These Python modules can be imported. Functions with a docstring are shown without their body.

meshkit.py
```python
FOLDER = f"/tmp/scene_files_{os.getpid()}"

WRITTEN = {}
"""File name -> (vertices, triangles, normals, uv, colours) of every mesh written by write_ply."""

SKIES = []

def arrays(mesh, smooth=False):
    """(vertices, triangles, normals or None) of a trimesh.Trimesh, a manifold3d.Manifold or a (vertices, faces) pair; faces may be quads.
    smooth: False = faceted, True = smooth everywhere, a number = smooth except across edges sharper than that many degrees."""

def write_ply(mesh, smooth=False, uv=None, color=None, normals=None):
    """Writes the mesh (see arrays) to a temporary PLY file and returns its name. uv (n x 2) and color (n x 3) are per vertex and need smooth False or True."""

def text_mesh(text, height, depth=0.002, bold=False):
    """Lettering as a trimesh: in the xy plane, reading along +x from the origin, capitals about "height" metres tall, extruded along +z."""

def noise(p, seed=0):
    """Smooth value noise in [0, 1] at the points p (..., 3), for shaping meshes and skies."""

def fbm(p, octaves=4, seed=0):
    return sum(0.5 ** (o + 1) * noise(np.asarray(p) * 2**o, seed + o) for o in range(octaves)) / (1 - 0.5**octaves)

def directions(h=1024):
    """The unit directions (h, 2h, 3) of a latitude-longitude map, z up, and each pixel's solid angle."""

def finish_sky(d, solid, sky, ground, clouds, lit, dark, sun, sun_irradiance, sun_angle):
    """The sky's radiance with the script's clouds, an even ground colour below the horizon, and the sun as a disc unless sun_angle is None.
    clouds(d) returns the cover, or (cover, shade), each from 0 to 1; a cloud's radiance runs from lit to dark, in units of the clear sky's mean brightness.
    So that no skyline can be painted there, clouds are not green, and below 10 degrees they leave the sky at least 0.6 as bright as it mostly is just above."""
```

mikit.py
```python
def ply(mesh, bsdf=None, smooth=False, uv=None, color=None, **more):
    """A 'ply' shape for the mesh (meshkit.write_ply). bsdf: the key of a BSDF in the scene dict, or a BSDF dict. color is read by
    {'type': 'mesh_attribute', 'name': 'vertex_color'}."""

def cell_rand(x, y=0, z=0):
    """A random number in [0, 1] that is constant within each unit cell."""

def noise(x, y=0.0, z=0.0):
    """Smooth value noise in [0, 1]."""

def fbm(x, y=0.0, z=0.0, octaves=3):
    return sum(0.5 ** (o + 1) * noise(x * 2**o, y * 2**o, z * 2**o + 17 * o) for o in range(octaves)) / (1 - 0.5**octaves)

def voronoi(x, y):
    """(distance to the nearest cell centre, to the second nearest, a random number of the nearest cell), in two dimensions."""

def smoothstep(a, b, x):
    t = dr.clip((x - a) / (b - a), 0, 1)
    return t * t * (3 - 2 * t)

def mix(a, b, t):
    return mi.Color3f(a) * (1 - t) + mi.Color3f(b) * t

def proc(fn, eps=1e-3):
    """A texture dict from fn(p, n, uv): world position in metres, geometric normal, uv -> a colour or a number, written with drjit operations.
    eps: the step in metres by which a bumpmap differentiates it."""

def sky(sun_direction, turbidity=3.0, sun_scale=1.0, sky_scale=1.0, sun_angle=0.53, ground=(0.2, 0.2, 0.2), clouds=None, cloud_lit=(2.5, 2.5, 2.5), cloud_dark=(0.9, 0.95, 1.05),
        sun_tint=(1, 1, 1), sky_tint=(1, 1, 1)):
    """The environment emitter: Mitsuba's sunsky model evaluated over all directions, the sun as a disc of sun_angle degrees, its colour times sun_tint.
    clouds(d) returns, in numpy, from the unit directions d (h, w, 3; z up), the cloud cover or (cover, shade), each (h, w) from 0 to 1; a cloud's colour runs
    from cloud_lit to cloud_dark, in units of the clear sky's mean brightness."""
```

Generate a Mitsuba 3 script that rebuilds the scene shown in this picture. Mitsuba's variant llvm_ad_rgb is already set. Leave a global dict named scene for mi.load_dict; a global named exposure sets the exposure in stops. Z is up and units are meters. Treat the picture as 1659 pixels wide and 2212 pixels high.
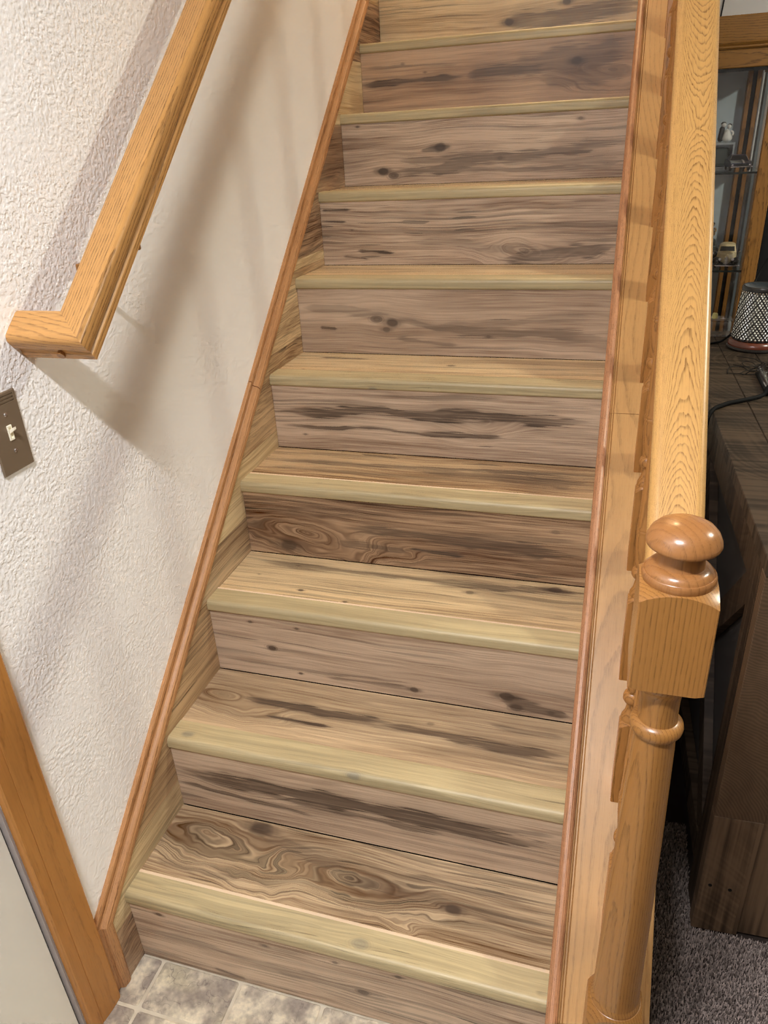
import math, random
import numpy as np, trimesh, drjit as dr, mitsuba as mi, mikit, manifold3d
from mikit import noise, fbm, smoothstep, mix, cell_rand, voronoi
from shapely.geometry import Polygon, box as sbox
T = mi.ScalarTransform4f
random.seed(7); RNG = np.random.default_rng(7)
scene, labels = {}, {}

# ---------------------------------------------------------------- camera, lights, exposure
exposure = 2.8
CAM = np.array([0.85117, -0.79702, 1.54730])
FWD = np.array([-0.27277, 0.84953, -0.45154]); UP = np.array([-0.08516, 0.44618, 0.89088])
scene['camera'] = {'type': 'perspective', 'fov': 54.53, 'fov_axis': 'x', 'near_clip': 0.02, 'far_clip': 100.0,
                   'to_world': T().look_at(origin=CAM.tolist(), target=(CAM + FWD).tolist(), up=UP.tolist())}
HALL_LIGHT = (0.56, -0.90, 2.40); HALL_RGB = (62.0, 62.4, 64.5); HALL_R = (0.21, 0.045)
ROOM_LIGHT = (2.40, 0.85, 2.26); ROOM_RGB = (59.0, 57.5, 47.5); ROOM_R = (0.09, 0.09)
ADDED_UPPER_LIGHT = (0.45, 3.3, 4.3); UPPER_RGB = (14.0, 9.8, 5.4); UPPER_R = (0.18, 0.18)  # added source, guessed, to warm the top of the flight

# ---------------------------------------------------------------- helpers
def key_of(name, parent=None):
    base = (parent + '__' if parent else '') + name
    k, i = base, 0
    while k in scene or k in labels or k in EMPTY:
        i += 1; k = f'{base}_{i:03d}'
    return k
EMPTY = set()
def add(name, mesh, bsdf, parent=None, smooth=False, label=None, category=None, group=None, kind=None, uv=None, **more):
    k = key_of(name, parent)
    scene[k] = mikit.ply(mesh, bsdf, smooth=smooth, uv=uv, **more)
    d = {}
    if label: d['label'] = label
    if category: d['category'] = category
    if group: d['group'] = group
    if kind: d['kind'] = kind
    if d: labels[k] = d
    return k
def thing(name, label, category=None, group=None, kind=None):
    k = key_of(name); EMPTY.add(k)
    labels[k] = {'label': label}
    if category: labels[k]['category'] = category
    if group: labels[k]['group'] = group
    if kind: labels[k]['kind'] = kind
    return k
def rgb(*c): return {'type': 'rgb', 'value': list(c)}
def srgb(r, g, b):
    f = lambda x: x / 12.92 if x <= 0.04045 else ((x + 0.055) / 1.055) ** 2.4
    return tuple(f(x / 255.0) for x in (r, g, b))
def pr(col, rough=0.5, spec=0.5, **kw):
    c = mikit.proc(col) if callable(col) else (rgb(*col))
    r = mikit.proc(rough) if callable(rough) else rough
    return {'type': 'twosided', 'b': {'type': 'principled', 'base_color': c, 'roughness': r, 'specular': spec, **kw}}
def bump(b, fn, scale=1.0, eps=8e-4):
    inner = b['b'] if b['type'] == 'twosided' else b
    return {'type': 'bumpmap', 'arbitrary': mikit.proc(fn, eps), 'scale': scale, 'bsdf': inner}
def mat(name, b): scene[name] = b; return name

def cbox(x0, x1, y0, y1, z0, z1, c=0.0):
    """box with chamfered edges"""
    if c <= 0:
        m = trimesh.creation.box(extents=(x1-x0, y1-y0, z1-z0)); m.apply_translation(((x0+x1)/2, (y0+y1)/2, (z0+z1)/2)); return m
    pts = []
    for sx in (0, 1):
        for sy in (0, 1):
            for sz in (0, 1):
                p = np.array([(x0, x1)[sx], (y0, y1)[sy], (z0, z1)[sz]]); s = np.array([1 - 2*sx, 1 - 2*sy, 1 - 2*sz]) * c
                for a in range(3):
                    q = p + s; q[a] = p[a]; pts.append(q)
    return trimesh.Trimesh(np.array(pts)).convex_hull
def cat(*ms): return trimesh.util.concatenate([m for m in ms])
def tri2d(poly):
    v, f = trimesh.creation.triangulate_polygon(poly, engine='earcut'); return np.asarray(v), np.asarray(f)
def extr(profile, origin, d, A, B, p0, n0, p1, n1):
    """profile (a,b) closed polygon carried along d between the planes (p0,n0) and (p1,n1)"""
    profile = np.asarray(profile, float); o, d, A, B = (np.asarray(v, float) for v in (origin, d, A, B))
    base = o + profile[:, :1] * A + profile[:, 1:] * B
    def cut(p, n):
        p, n = np.asarray(p, float), np.asarray(n, float)
        return base + (((p - base) @ n) / (d @ n))[:, None] * d
    s, e = cut(p0, n0), cut(p1, n1); n = len(profile)
    v2, f2 = tri2d(Polygon(profile))
    idx = np.array([np.argmin(((profile - q) ** 2).sum(1)) for q in v2]); f2 = idx[f2]
    i = np.arange(n); j = (i + 1) % n
    sides = np.vstack([np.stack([i, j, j + n], 1), np.stack([i, j + n, i + n], 1)])
    m = trimesh.Trimesh(np.vstack([s, e]), np.vstack([sides, f2[:, ::-1], f2 + n]), process=False)
    m.fix_normals(); return m
def lathe(prof, center=(0, 0, 0), n=48, axis='z'):
    m = trimesh.creation.revolve(np.asarray(prof, float), sections=n)
    m.apply_translation(center); return m
def tube(pts, r, sides=8, closed_caps=True, sub=4):
    p = np.asarray(pts, float)
    if sub > 1 and len(p) > 2:                       # catmull-rom
        q = np.vstack([2*p[0]-p[1], p, 2*p[-1]-p[-2]]); out = []
        for k in range(1, len(q) - 2):
            for t in np.linspace(0, 1, sub, endpoint=False):
                a, b, c, d = q[k-1], q[k], q[k+1], q[k+2]
                out.append(0.5*((2*b)+(-a+c)*t+(2*a-5*b+4*c-d)*t*t+(-a+3*b-3*c+d)*t**3))
        out.append(p[-1]); p = np.array(out)
    t = np.gradient(p, axis=0); t /= np.linalg.norm(t, axis=1, keepdims=True) + 1e-12
    u = np.cross(t[0], [0, 0, 1.0]); u = u if np.linalg.norm(u) > 1e-3 else np.array([1.0, 0, 0]); rings = []
    r = np.broadcast_to(r, (len(p),))
    for k in range(len(p)):
        u = u - t[k] * (u @ t[k]); u /= np.linalg.norm(u); w = np.cross(t[k], u)
        a = np.arange(sides) * 2 * np.pi / sides
        rings.append(p[k] + r[k] * (np.cos(a)[:, None] * u + np.sin(a)[:, None] * w))
    v = np.vstack(rings); n = len(p)
    i, j = np.meshgrid(np.arange(n-1), np.arange(sides), indexing='ij')
    q = np.stack([i*sides+j, i*sides+(j+1) % sides, (i+1)*sides+(j+1) % sides, (i+1)*sides+j], -1).reshape(-1, 4)
    f = np.vstack([q[:, [0, 1, 2]], q[:, [0, 2, 3]]])
    c0, c1 = len(v), len(v)+1; v = np.vstack([v, p[:1], p[-1:]]); s = np.arange(sides)
    f = np.vstack([f, np.stack([(s+1) % sides, s, s*0+c0], 1), np.stack([(n-1)*sides+s, (n-1)*sides+(s+1) % sides, s*0+c1], 1)])
    m = trimesh.Trimesh(v, f, process=False); m.fix_normals(); return m
def man(m): return manifold3d.Manifold(manifold3d.Mesh(np.asarray(m.vertices, np.float32), np.asarray(m.faces, np.uint32)))
def unman(m):
    q = m.to_mesh(); return trimesh.Trimesh(q.vert_properties[:, :3], q.tri_verts, process=False)
def hull(pts): return trimesh.Trimesh(np.asarray(pts, float)).convex_hull
def rbox(cx, cy, cz, sx, sy, sz, r, n=2):
    s = trimesh.creation.icosphere(subdivisions=n, radius=r).vertices
    pts = [s + np.array([cx + a*(sx/2-r), cy + b*(sy/2-r), cz + c*(sz/2-r)]) for a in (-1, 1) for b in (-1, 1) for c in (-1, 1)]
    return hull(np.vstack(pts))

# ---------------------------------------------------------------- stair dimensions (metres; y runs up the flight)
SL = 0.857
W = 0.853
YS = [-0.0033, 0.2287, 0.4715, 0.7067, 0.9404, 1.1725, 1.4010, 1.6368, 1.8704, 2.1044, 2.3384]
ZS = [0.0, 0.2004, 0.4020, 0.6001, 0.7973, 0.9986, 1.2028, 1.4050, 1.6060, 1.8065, 2.0070]
NSTEP = 10
XW = -0.015                         # plaster face of the left wall
SD = np.array([0, 1, SL]) / math.hypot(1, SL); SN = np.array([0, -SL, 1]) / math.hypot(1, SL)

# ---------------------------------------------------------------- materials
KNOTS=[(0.068,0.1551,0.006,0.9,0),(0.302,0.1453,0.006,0.8,0),(0.449,0.1509,0.005,0.7,0),(0.501,0.0797,0.01,0.8,2),(0.574,0.1583,0.006,0.9,0),(0.377,0.2205,0.003,0.5,0),(20.116,0.1709,0.04,0.75,1),(20.204,0.2118,0.02,0.9,0),(20.431,0.1432,0.03,0.5,1),(20.649,0.1279,0.013,1.0,0),(2.144,0.1066,0.02,0.2,1),(22.052,0.155,0.03,0.4,1),(22.546,0.1715,0.006,0.4,2),(4.15,0.0847,0.01,1.0,2),(4.492,0.0255,0.009,1.0,0),(4.7,0.0462,0.016,1.1,0),(4.721,0.0205,0.012,0.8,2),(4.103,0.1525,0.004,0.8,0),(4.219,0.1509,0.004,0.8,0),(4.216,0.0214,0.004,0.9,0),(4.795,0.0201,0.006,0.6,0),(24.2,0.0855,0.005,0.9,0),(24.589,0.1582,0.009,0.8,0),(24.777,0.2081,0.016,1.0,0),(24.319,0.0612,0.004,0.8,0),(24.152,0.1894,0.004,0.6,0),(24.071,0.1323,0.003,0.5,0),(6.16,0.0709,0.042,0.8,1),(6.111,0.0282,0.022,0.9,0),(6.768,0.135,0.006,0.4,2),(8.536,0.1092,0.02,0.5,1),(8.084,0.0415,0.004,0.6,0),(28.455,0.1413,0.008,0.6,2),(28.068,0.0664,0.004,0.6,0),(10.273,0.0884,0.016,1.0,0),(10.23,0.0966,0.012,0.7,2),(10.255,0.0691,0.01,0.8,0),(10.537,0.0559,0.005,0.6,0),(11.961,0.0764,0.004,0.7,0),(12.095,0.0989,0.003,0.5,0),(12.594,0.0382,0.03,0.25,1),(14.309,0.0994,0.014,1.0,0),(14.129,0.0401,0.014,1.1,0),(14.161,0.0272,0.012,0.8,2),(14.359,0.1839,0.004,0.6,0),(14.715,0.1557,0.006,0.7,0),(14.49,0.0633,0.007,0.6,0),(14.053,0.1665,0.004,0.8,0),(16.679,0.1108,0.014,1.0,0),(16.788,0.0796,0.03,0.5,1),(16.212,0.1102,0.004,0.6,0),(16.14,0.1378,0.005,0.4,2),(18.442,0.0471,0.014,1.0,0),(18.624,0.0884,0.012,0.9,0),(38.496,0.0165,0.012,0.8,3),(40.039,0.0164,0.01,0.9,3),(40.428,-0.0091,0.01,0.9,3),(46.283,-0.0306,0.009,1.0,3),(52.272,0.2891,0.009,1.0,3)]
STREAKS=[(0.168,0.0182,0.25,0.0114,0.004,0.8,0.004),(0.007,0.0894,0.606,0.0731,0.01,0.35,0.012),(0.048,0.1273,0.427,0.1489,0.006,0.3,0.01),(20.376,0.148,20.845,0.1346,0.014,0.35,0.02),(20.206,0.1996,20.432,0.1622,0.012,0.35,0.01),(20.008,0.0895,20.217,0.0855,0.006,0.4,0.01),(20.526,0.1804,20.824,0.1776,0.006,0.5,0.008),(1.991,0.1035,2.853,0.1021,0.017,1.0,0.014),(2.202,0.0838,2.636,0.0713,0.007,0.8,0.008),(1.985,0.0706,2.349,0.0465,0.004,0.8,0.01),(2.555,0.1177,2.843,0.1324,0.006,0.5,0.008),(22.097,0.1605,22.479,0.1511,0.012,1.0,0.008),(22.174,0.1138,22.348,0.1129,0.0045,1.2,0.003),(22.417,0.144,22.846,0.1391,0.011,0.85,0.008),(22.24,0.1507,22.525,0.1294,0.006,0.5,0.01),(22.661,0.2047,22.843,0.1913,0.005,0.4,0.01),(4.012,0.0338,4.498,0.0399,0.004,0.5,0.008),(4.685,0.0342,4.843,0.0147,0.012,0.8,0.006),(4.275,0.0252,4.498,0.0266,0.004,0.6,0.005),(4.386,-0.0085,4.845,-0.0083,0.008,0.2,0.01),(24.016,0.1961,24.835,0.1874,0.009,0.75,0.008),(24.443,0.2362,24.832,0.2337,0.007,0.5,0.008),(24.18,0.0509,24.337,0.0556,0.003,0.6,0.003),(24.673,0.2,24.834,0.2007,0.006,0.7,0.004),(6.041,0.127,6.448,0.1446,0.01,0.3,0.012),(6.26,0.0943,6.837,0.0832,0.013,0.75,0.012),(6.42,0.0538,6.571,0.0496,0.0045,1.2,0.003),(6.547,0.1056,6.834,0.1186,0.006,0.4,0.008),(6.232,0.0523,6.445,0.0438,0.008,0.6,0.006),(25.991,0.1427,26.839,0.179,0.008,0.7,0.006),(26.388,0.1502,26.841,0.1266,0.018,0.6,0.012),(26.002,0.1041,26.423,0.105,0.004,0.4,0.006),(8.0,0.1065,8.842,0.1176,0.013,1.0,0.012),(8.002,0.0672,8.641,0.0604,0.004,0.9,0.008),(8.393,0.0639,8.629,0.0622,0.006,0.9,0.006),(28.07,0.1814,28.221,0.1785,0.004,1.0,0.002),(28.054,0.0517,28.836,0.0959,0.006,0.35,0.006),(28.19,0.1113,28.835,0.1431,0.004,0.35,0.005),(10.008,0.132,10.29,0.0975,0.01,0.35,0.012),(10.263,0.0971,10.851,0.0471,0.012,0.55,0.015),(10.38,0.0864,10.823,0.1052,0.01,0.3,0.012),(10.058,0.072,10.113,0.0678,0.003,0.9,0.002),(10.274,0.0465,10.468,0.0319,0.005,0.5,0.006),(11.998,0.1543,12.099,0.1544,0.003,1.1,0.001),(11.996,0.1263,12.082,0.1208,0.0025,0.9,0.002),(12.102,0.0407,12.226,0.0343,0.004,1.2,0.002),(12.53,0.014,12.855,0.0498,0.014,0.7,0.012),(12.248,0.0673,12.806,0.0301,0.01,0.3,0.015),(12.06,0.0266,12.147,0.0167,0.0025,0.9,0.002),(14.116,0.0301,14.852,0.0968,0.013,0.7,0.012),(14.178,0.0707,14.517,0.0696,0.01,0.5,0.01),(14.435,0.0605,14.857,0.0438,0.01,0.35,0.01),(14.235,0.0337,14.833,0.0328,0.005,0.5,0.008),(15.994,0.084,16.349,0.0937,0.008,1.0,0.005),(16.334,0.0909,16.618,0.103,0.013,0.85,0.008),(16.478,0.1124,16.848,0.134,0.03,0.6,0.02),(16.564,0.0761,16.854,0.0752,0.02,0.5,0.015),(16.0,0.1318,16.334,0.1284,0.004,0.4,0.008),(18.412,0.0444,18.852,0.0487,0.018,0.7,0.01),(18.517,0.0513,18.85,0.0669,0.012,0.6,0.01)]
PLANK_NAMES = [f'R{i}' for i in range(10)] + [f'T{i}' for i in range(1, 10)] + [f'N{i}' for i in range(10)]
PID = {n: k for k, n in enumerate(PLANK_NAMES)}
NB = 70                              # planks with their own mark lists; the skirt boards come after the stair planks
MK, MS = 8, 7
_kt = np.zeros((NB, MK, 5)); _kt[:, :, 2] = 0.01; _kt[:, :, 0] = 50
_st = np.zeros((NB, MS, 7)); _st[:, :, 4] = 0.01; _st[:, :, 2] = 1
for lst, tab in ((KNOTS, _kt), (STREAKS, _st)):
    cnt = {}
    for q in lst:
        b = int((q[0] + 0.5) // 2); c = cnt.get(b, 0); cnt[b] = c + 1
        if c < tab.shape[1]:
            row = list(q); row[0] -= 2 * b
            if tab is _st: row[2] -= 2 * b
            tab[b, c] = row
KT = mi.Float(_kt.ravel()); ST = mi.Float(_st.ravel())
# tone of each plank: light colour, dark colour (albedo), share of dark
def tone(lo, hi, dk): return list(lo) + list(hi) + [dk]
RISER = tone(srgb(192, 168, 144), srgb(130, 104, 83), .31)
RISERW = tone(srgb(186, 156, 126), srgb(128, 98, 74), .35)
TREAD = tone(srgb(204, 178, 138), srgb(138, 108, 76), .31)
TREADM = tone(srgb(192, 167, 134), srgb(124, 98, 72), .38)
DARKP = tone(srgb(174, 144, 114), srgb(108, 80, 58), .55)
LIGHT = tone(srgb(212, 190, 150), srgb(160, 132, 94), .25)
MIDP = tone(srgb(190, 160, 122), srgb(128, 98, 68), .4)
NOSE = tone(srgb(186, 170, 132), srgb(136, 120, 88), .32)
_tones = np.tile(np.array(MIDP), (NB, 1))
for n, k in PID.items():
    _tones[k] = {'R': RISER, 'T': TREAD, 'N': NOSE}[n[0]]
for n, t in (('R3', DARKP), ('R9', LIGHT), ('T1', TREADM), ('R8', RISERW), ('T4', MIDP), ('T2', TREADM)): _tones[PID[n]] = t
seams = [(-.01, .141, DARKP), (.141, .274, LIGHT), (.274, .443, MIDP), (.443, .60, MIDP), (.60, .699, TREADM), (.699, .845, LIGHT), (.845, 1.045, MIDP), (1.045, 1.190, TREAD),
         (1.190, 1.224, MIDP), (1.224, 1.250, LIGHT), (1.250, 1.405, DARKP), (1.405, 1.580, DARKP), (1.580, 1.758, LIGHT), (1.758, 1.933, DARKP), (1.933, 2.06, LIGHT), (2.06, 2.25, MIDP)]
SEAM_ID = {}
for _side in (0, 1):
    for _q, (_a, _b, _t) in enumerate(seams): SEAM_ID[(_side, _a)] = 29 + 16*_side + _q; _tones[29 + 16*_side + _q] = _t
def plank_col(p, n, uv):
    k = dr.floor((uv.x + 0.5) * 0.5); s = uv.x - 2 * k; t = uv.y
    ki = mi.UInt32(dr.clip(k, 0, NB - 1)); sd = k * 7.31
    w1 = noise(s * 5.0, t * 9.0, sd); w2 = noise(s * 14.0, t * 30.0, sd + 3.3)
    phi = t + 0.020 * (w1 - .5) + 0.0035 * (w2 - .5)
    knot, rings, shade = mi.Float(0), mi.Float(0), mi.Float(0)
    for i in range(MK):
        a = (ki * MK + i) * 5
        u0, v0, r, st, kd = (dr.gather(mi.Float, KT, a + j) for j in range(5))
        du, dv = s - u0, t - v0
        au, av = du / (2.6 * r), dv / r
        env = dr.exp(-dr.square(au) * .5) * dr.exp(-dr.abs(av) * .45)
        x = dr.clip(av, -4, 4); th = x / (1 + dr.abs(x))
        phi = phi - r * 0.95 * th * env * dr.select(st > 0, 1.0, 0.0)
        on1 = dr.select((kd == 1) & (st > 0), 1.0, 0.0)
        dsw = dr.sqrt(dr.square(du / 3.0 + .35 * dv) + dr.square(dv * (1 + .3 * th))) * (1 + .7 * (w2 - .5)) + r * (.38 * (noise(s * 16, t * 34, sd) - .5) + .16 * (noise(s * 55, t * 80, sd) - .5))
        phi = dr.lerp(phi, dsw * .75 + v0, on1 * smoothstep(2.3, .5, dsw / r))
        shade = dr.maximum(shade, on1 * st * smoothstep(2.2, .3, dsw / r))
        el = dr.select(kd == 1, 2.1, 1.7)
        wob = 1 + .35 * (w2 - .5) + 0.25 * (noise(s * 60, t * 120, sd) - .5)
        d = dr.sqrt(dr.square(du / (el * r)) + dr.square(dv / r)) * wob
        core = smoothstep(1.10, .45, d)
        ringk = dr.select(kd == 0, .25, dr.select(kd == 1, .0, dr.select(kd == 3, .35, .9)))
        knot = dr.maximum(knot, st * core * dr.select(kd == 1, .0, dr.select(kd == 3, .85, 1.0)))
        rr = .5 + .5 * dr.sin(d * dr.select(kd == 3, 24.0, 16.0) + 8 * w2)
        rings = dr.maximum(rings, ringk * st * smoothstep(1.5, .9, d) * rr * dr.select(st > 0, 1.0, 0.0))
        spl = smoothstep(3.2, .5, dr.abs(du) / r) * smoothstep(.6 + .8 * w1, .1, dr.abs(dv + .25 * du * (w1 - .5)) / r)
        knot = dr.maximum(knot, st * .75 * spl * dr.select(kd == 0, 1.0, 0.0) * dr.select(st > 0, 1.0, 0.0))
    wig = noise(s * 7.0, sd + 1.7) - .5; wig2 = noise(s * 23.0, sd + 9.1) - .5; wv = noise(s * 11.0, sd + 4.4)
    strk, halo = mi.Float(0), mi.Float(0)
    rag = noise(s * 26, t * 420, sd)
    for i in range(MS):
        a = (ki * MS + i) * 7
        u0, v0, u1, v1, w, dk, wg = (dr.gather(mi.Float, ST, a + j) for j in range(7))
        al = (s - u0) / (u1 - u0); inside = smoothstep(-.03, .16, al + .10 * (rag - .5)) * smoothstep(1.03, .80, al + .10 * (rag - .5))
        vc = v0 + (v1 - v0) * al + wg * (1.3 * wig + .5 * wig2) * (.4 + .6 * inside)
        ww = w * (.65 + 1.3 * wv) * dr.maximum(inside, 1e-3) + 1e-4
        dd = (t - vc) / ww
        edge = dr.abs(dd) + .9 * (rag - .5)
        m = smoothstep(1.0, .55, edge) * inside
        strk = dr.maximum(strk, dk * m * (.84 + .16 * smoothstep(.2, .9, dr.abs(dd)) - .28 * smoothstep(.5, .8, noise(s * 9, t * 300, sd + 31))))
        halo = dr.maximum(halo, dk * .55 * smoothstep(2.4, .6, dr.abs(dd)) * inside)
    g1 = fbm(s * 3.5, phi * 95, sd, octaves=3)
    g2 = noise(s * 9, phi * 430, sd + 2)
    g3 = noise(s * 24, phi * 900, sd + 5)
    broad = fbm(s * 1.6, phi * 16, sd + 8, octaves=2)
    c = lambda j: dr.gather(mi.Float, TT, ki * 7 + j)
    lo, hi, dsh = mi.Color3f(c(0), c(1), c(2)), mi.Color3f(c(3), c(4), c(5)), c(6)
    amp = dr.select(k >= PID['N0'], dr.select(k <= PID['N9'], .55, 1.0), 1.0)
    tone_t = dr.clip(smoothstep(.25, .8, broad) * .55 * amp + dsh - .22 * amp + amp * ((g1 - .5) * 1.0 + (g2 - .5) * .75 + (g3 - .5) * .55) + .34 * shade, 0, 1.35)
    col = lo * (1 - tone_t) + hi * tone_t
    line = smoothstep(.60, .70, noise(s * 4, phi * 210, sd + 41)) * smoothstep(.35, .7, noise(s * 2.2, phi * 30, sd + 11) + .25 * shade)
    col = col * (1 - .34 * amp * line)
    pore = smoothstep(.80, .93, noise(s * 15, phi * 620, sd + 13)) * smoothstep(.4, .7, noise(s * 4, t * 22, sd + 6))
    col = col * (1 - .35 * pore)
    rare = smoothstep(.865, .90, noise(s * 7, phi * 150, sd + 21)) * smoothstep(.5, .62, noise(s * 3, t * 18, sd + 17))
    col = col * (1 - .5 * rare)
    dark = mi.Color3f(.050, .030, .020); mid = mi.Color3f(.15, .098, .066)
    col = mix(col, mid, dr.clip(halo * (.45 + .5 * g1), 0, .8))
    col = mix(col, dark * (.7 + .9 * rag), dr.clip(strk * .95, 0, .95))
    col = mix(col, mi.Color3f(.15, .10, .065), dr.clip(rings * .55, 0, .7))
    kc = dr.select(k >= PID['N0'], 1.0, 0.0)
    kdark = mix(dark, mi.Color3f(.20, .18, .13), kc)
    col = mix(col, kdark * (.8 + .6 * rag), dr.clip(knot * .9, 0, .92))
    # lit back bevel of some nosings, painted into the colour as a pale strip
    lit_bevel = dr.select((k == PID['N0']) | (k == PID['N2']) | (k == PID['N3']), 1.0, 0.0) * smoothstep(.0470, .0485, t)
    col = mix(col, mi.Color3f(.74, .58, .42), lit_bevel * .85)
    return col
TT = mi.Float(_tones.ravel())

def oak(light, dark, o, d, a, spacing=0.0042, w0=0.02, tilt=0.05, uc=None, wob=0.02, pore=0.25, contrast=0.6, seed=0.0, v0=0.0, blot=0.12, jagk=1.0, dash=900.0):
    """solid oak: growth rings about a pith line through o, roughly along d, a the cross direction of the flat face"""
    d = np.asarray(d, float) / np.linalg.norm(d); a = np.asarray(a, float); a = a - d * (a @ d); a /= np.linalg.norm(a); b = np.cross(d, a)
    o = np.asarray(o, float)
    def fn(p, n, uv):
        q = [p.x - float(o[0]), p.y - float(o[1]), p.z - float(o[2])]
        dot = lambda v: q[0]*float(v[0]) + q[1]*float(v[1]) + q[2]*float(v[2])
        u, v, w = dot(d), dot(a) - v0, dot(b)
        dv = wob * (noise(u * 1.7, seed) - .5)
        lift = w0 + tilt * u if uc is None else dr.maximum(w0 - tilt * dr.abs(u - uc), .004)
        dw = lift + wob * .8 * (noise(u * 2.3, seed + 5) - .5)
        jag = jagk * (.0030 * (noise(u * 34, v * 130, w * 130 + seed) - .5) + .0012 * (noise(u * 90, v * 400, w * 400 + seed) - .5))
        r = dr.sqrt(dr.square(v + dv) + dr.square(w + dw)) + jag + .0035 * (noise(u * 7, v * 26, w * 26 + seed) - .5)
        x = r / spacing; fr = x - dr.floor(x)
        ring = smoothstep(.58, .90, fr) * smoothstep(1.0, .94, fr) + .18 * smoothstep(.1, .9, fr) * smoothstep(1.0, .9, fr)
        amt = .55 + .45 * noise(dr.floor(x) * 1.7, u * 3, seed)
        ds = noise(u * 30, v * dash, w * dash + seed); d2 = noise(u * 110, v * dash * 1.3, w * dash * 1.3 + seed + 3)
        bl = fbm(u * 3, v * 25, w * 25 + seed, octaves=2)
        t = dr.clip(contrast * ring * amt * (.6 + .6 * smoothstep(.3, .7, d2)) + pore * (.6 * smoothstep(.55, .85, ds) + .8 * smoothstep(.6, .85, d2)) * (.5 + .5 * ring) + .12 * (ds - .5) + blot * 2 * (bl - .5) + .08, 0, 1)
        return mix(light, dark, t)
    return fn
GOLD_L, GOLD_D = srgb(190, 146, 86), srgb(112, 72, 32)
TRIM_L, TRIM_D = srgb(188, 138, 92), srgb(106, 66, 36)
gr_o = (0.938, 0.0, 1.13)
mat('oak_guard_rail', pr(oak(GOLD_L, GOLD_D, gr_o, SD, (1, 0, 0), spacing=.00066, w0=.085, tilt=.044, uc=.62, wob=.010, contrast=.50, pore=.22, seed=3.1, v0=.004, jagk=.24, dash=1100), .34, .5))
mat('oak_wall_rail', pr(oak(srgb(188, 140, 82), srgb(106, 68, 30), (0.085, 0.1, 1.32), SD, (1, 0, 0), spacing=.0044, w0=.05, tilt=.008, wob=.02, contrast=.66, seed=9.4, v0=.13, jagk=.5), .36, .5))
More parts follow.
